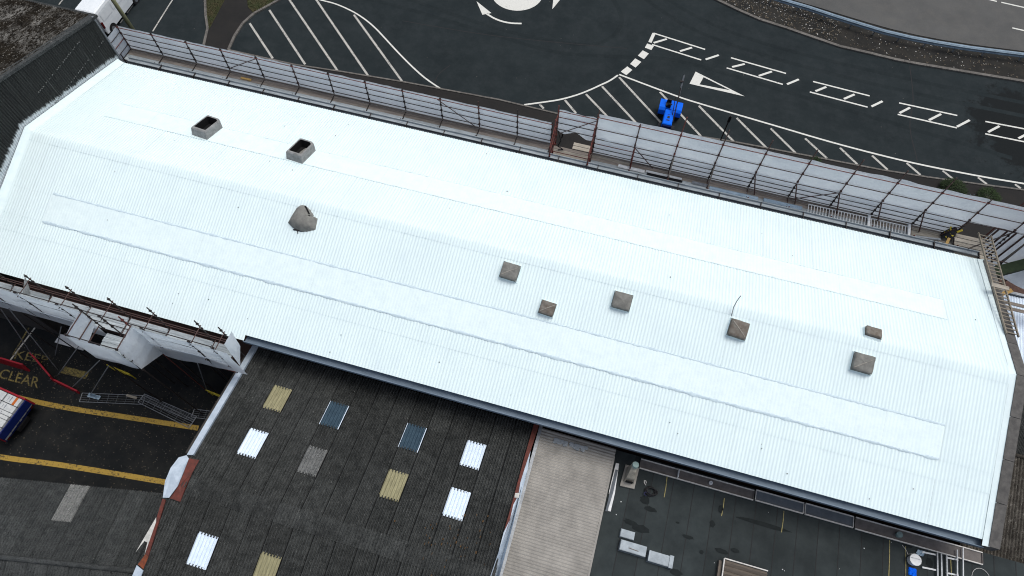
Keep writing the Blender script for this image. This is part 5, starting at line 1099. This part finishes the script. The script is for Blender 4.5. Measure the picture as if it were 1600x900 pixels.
mb = MB().grid(lambda u, v: (17.05 + .35 * u, 7.75 + .34 * v, 6.0 + .12 * abs(noise.noise(Vector((u * 5, v * 5, 8)))) + .01), 8, 8); mb.build('blue_rag', 'blue_paint', label='crumpled bright blue rag on the felt below the white bucket', cat='rag')
mb = MB().grid(lambda u, v: (17.35 + .35 * u + .1 * v, 8.75 + .25 * v, 6.0 + .10 * abs(noise.noise(Vector((u * 5, v * 5, 18)))) + .01), 8, 6); mb.build('pale_rag', 'rail_steel', label='crumpled pale blue rag between the bucket and the ladder', cat='rag')
AL = thing('aluminium_ladder', (18.5, 8, 6), 'silver aluminium ladder frame with cross bars lying on the felt at lower right', 'ladder')
for x in (18.28, 18.46, 18.70): MB().bar((x, 9.08, 6.12), (x + .06, 5.6, 6.12), .06, .05).build('stile', 'galvanised', AL)
for x0, x1, y in ((17.64, 18.28, 8.93), (17.64, 18.28, 8.24), (18.70, 19.25, 8.98), (18.70, 19.25, 8.29), (17.7, 18.3, 7.5), (18.7, 19.3, 7.55)): MB().bar((x0, y, 6.05), (x1, y + .05, 6.05), .07, .05).build('cross_bar', 'pvc_white', AL)
for x, ya in ((19.14, 9.45), (19.40, 9.6)): MB().tube((x, ya, 6.2), (x + .05, 6.2, 6.05), .03).build('loose_pole', 'pvc_white', label=('thin white pole leaning over the walkway tray, left of the pair' if x < 19.2 else 'thin white pole leaning over the walkway tray, right of the pair'), cat='pole')
MB().path([(20.3 + .42 * math.cos(t), 8.45 + .5 * math.sin(t), 6.0) for t in [k * .3 for k in range(-1, 16)]], .014, 5).build('wire_loop', 'rope_white', label='thin pale wire loop lying on the felt near the right edge', cat='wire')
MB().path([(16.75, 9.0, 6.01), (16.95, 8.8, 6.01), (17.0, 8.65, 6.02), (17.2, 8.72, 6.3)], .012, 5).build('cord', 'rope_white', label='thin pale cord running to the white bucket', cat='cord')
# stone vent hood
VH = thing('vent_hood', (3.78, 8.8, 5.99), 'tapering cream stone vent hood with teal cap beside the lean-to', 'vent hood')
MB().prism([(3.40, 8.02, 6.10), (4.10, 8.06, 6.10), (4.14, 9.1, 6.10), (3.46, 9.1, 6.10)], .11).build('base_slab', 'cement_sheet', VH)
loft([[(3.50, 8.25, 6.1), (4.02, 8.25, 6.1), (4.06, 9.0, 6.1), (3.56, 9.0, 6.1)], [(3.58, 8.38, 6.55), (3.96, 8.38, 6.55), (4.0, 8.95, 6.7), (3.62, 8.95, 6.7)], [(3.62, 8.62, 7.0), (3.90, 8.62, 7.0), (3.94, 8.98, 7.35), (3.66, 8.98, 7.35)]], 'hood', 'cream_stone', VH, False)
MB().box(3.60, 3.94, 8.24, 8.27, 6.16, 6.5).build('louvre', 'black_void', VH)
MB().tube((3.79, 8.86, 7.30), (3.79, 8.88, 7.42), .17, .15, 14).build('cap', 'cap_teal', VH)
for i, (x0, x1, y0, y1, h, lab) in enumerate(((3.86, 4.52, 5.72, 6.08, .16, 'smallest grey metal roof box, uppermost of three on the felt'), (3.94, 5.16, 5.12, 5.58, .30, 'long grey metal roof box with a slot in its lid, left of two'), (5.30, 6.40, 5.0, 5.48, .28, 'grey metal roof box with flanged end, right of two'))):
    T = thing('roof_box', ((x0 + x1) / 2, (y0 + y1) / 2, 5.99), lab, 'roof box', 'grey metal boxes on the felt roof')
    loft([[(x0 - .03, y0 - .03, 5.99), (x1 + .03, y0 - .03, 5.99), (x1 + .03, y1 + .03, 5.99), (x0 - .03, y1 + .03, 5.99)], [(x0, y0, 5.99 + h), (x1, y0, 5.99 + h), (x1, y1, 5.99 + h), (x0, y1, 5.99 + h)]], 'body', 'box_metal', T, False)
    MB().box(x0 + .02, x1 - .02, y0 + .02, y1 - .02, 5.99 + h, 6.01 + h).build('lid', 'box_metal', T)
    if i == 1: MB().bar((x0 + .4, (y0 + y1) / 2 - .05, 6.02 + h), (x1 - .35, (y0 + y1) / 2 - .08, 6.02 + h), .03, .02).build('slot', 'box_brown', T)
    if i == 2:
        MB().box(x1 - .14, x1 + .04, y0 - .04, y1 + .04, 6.02, 6.05 + h).build('flange', 'box_metal', T); MB().box(x0, x0 + .06, y0, y1, 6.012 + h, 6.03 + h).build('flange', 'box_metal', T)
BX = thing('ridge_rooflight', (9.6, 5.6, 5.99), 'brown ridged rooflight box at the bottom edge of the felt roof', 'rooflight')
for k, y in enumerate((6.02, 5.78, 5.54, 5.30, 5.06)):
    MB().add([(8.72, y, 6.25), (10.66, y, 6.25), (10.66, y - .12, 6.36), (8.72, y - .12, 6.36), (10.66, y - .23, 6.25), (8.72, y - .23, 6.25), (8.72, y, 5.99), (10.66, y, 5.99), (10.66, y - .23, 5.99), (8.72, y - .23, 5.99)], [(0, 1, 2, 3), (3, 2, 4, 5), (0, 3, 5, 9, 6), (1, 7, 8, 4, 2), (0, 6, 7, 1), (5, 4, 8, 9)]).build('ridge_panel', 'box_brown', BX)
MB().bar((8.70, 6.07, 6.3), (10.68, 6.07, 6.3), .05, .07).bar((8.68, 6.05, 6.33), (8.68, 4.9, 6.33), .05, .10).build('edge_frame', 'tray_rim', BX)
MB().box(8.5, 8.64, 5.0, 5.95, 5.99, 6.2).build('side_kerb', 'box_brown', BX)
# cable coil and loose trims by the lean-to
CC = thing('cable_coil', (4.86, 8.15, 5.99), 'tangled coil of black and dark blue cable on the felt', 'cable')
mb = MB()
for k in range(5):
    ph = random.random() * 6; mb.path([(4.86 + (.20 + .05 * k % .12) * math.cos(t + ph) + .02 * k, 8.17 + (.24 - .02 * k) * math.sin(t + ph), 6.02 + .03 * k + .02 * math.sin(3 * t)) for t in [j * .5 for j in range(13)]], .028, 5)
mb.build('coil', 'black_rubber', CC)
MB().path([(4.75 + .16 * math.cos(t), 7.98 + .09 * math.sin(t), 6.12) for t in [j * .5 for j in range(10)]], .025, 5).build('blue_loop', 'cable_blue', CC)
MB().path([(4.62, 8.4, 6.05), (4.52, 8.5, 6.02), (4.5, 8.6, 6.02), (4.57, 8.62, 6.02), (4.62, 8.5, 6.03)], .022, 5).build('plug', 'rope_white', CC)
MB().prism([(2.98, 9.05, 6.10), (3.14, 9.05, 6.10), (3.24, 7.6, 6.05), (3.22, 6.72, 6.02), (3.10, 6.72, 6.02), (2.95, 7.6, 6.06)], .03).build('trim_strip', 'pvc_white', label='long torn white trim strip lying beside the lean-to edge', cat='trim')
MB().prism([(3.03, 8.72, 6.13), (3.15, 8.72, 6.13), (3.15, 7.6, 6.09), (3.07, 6.68, 6.06), (2.97, 6.66, 6.06), (2.99, 7.6, 6.10)], .02).build('trim_strip', 'tray_blue', label='dark blue trim strip lying on top of the white one', cat='trim')
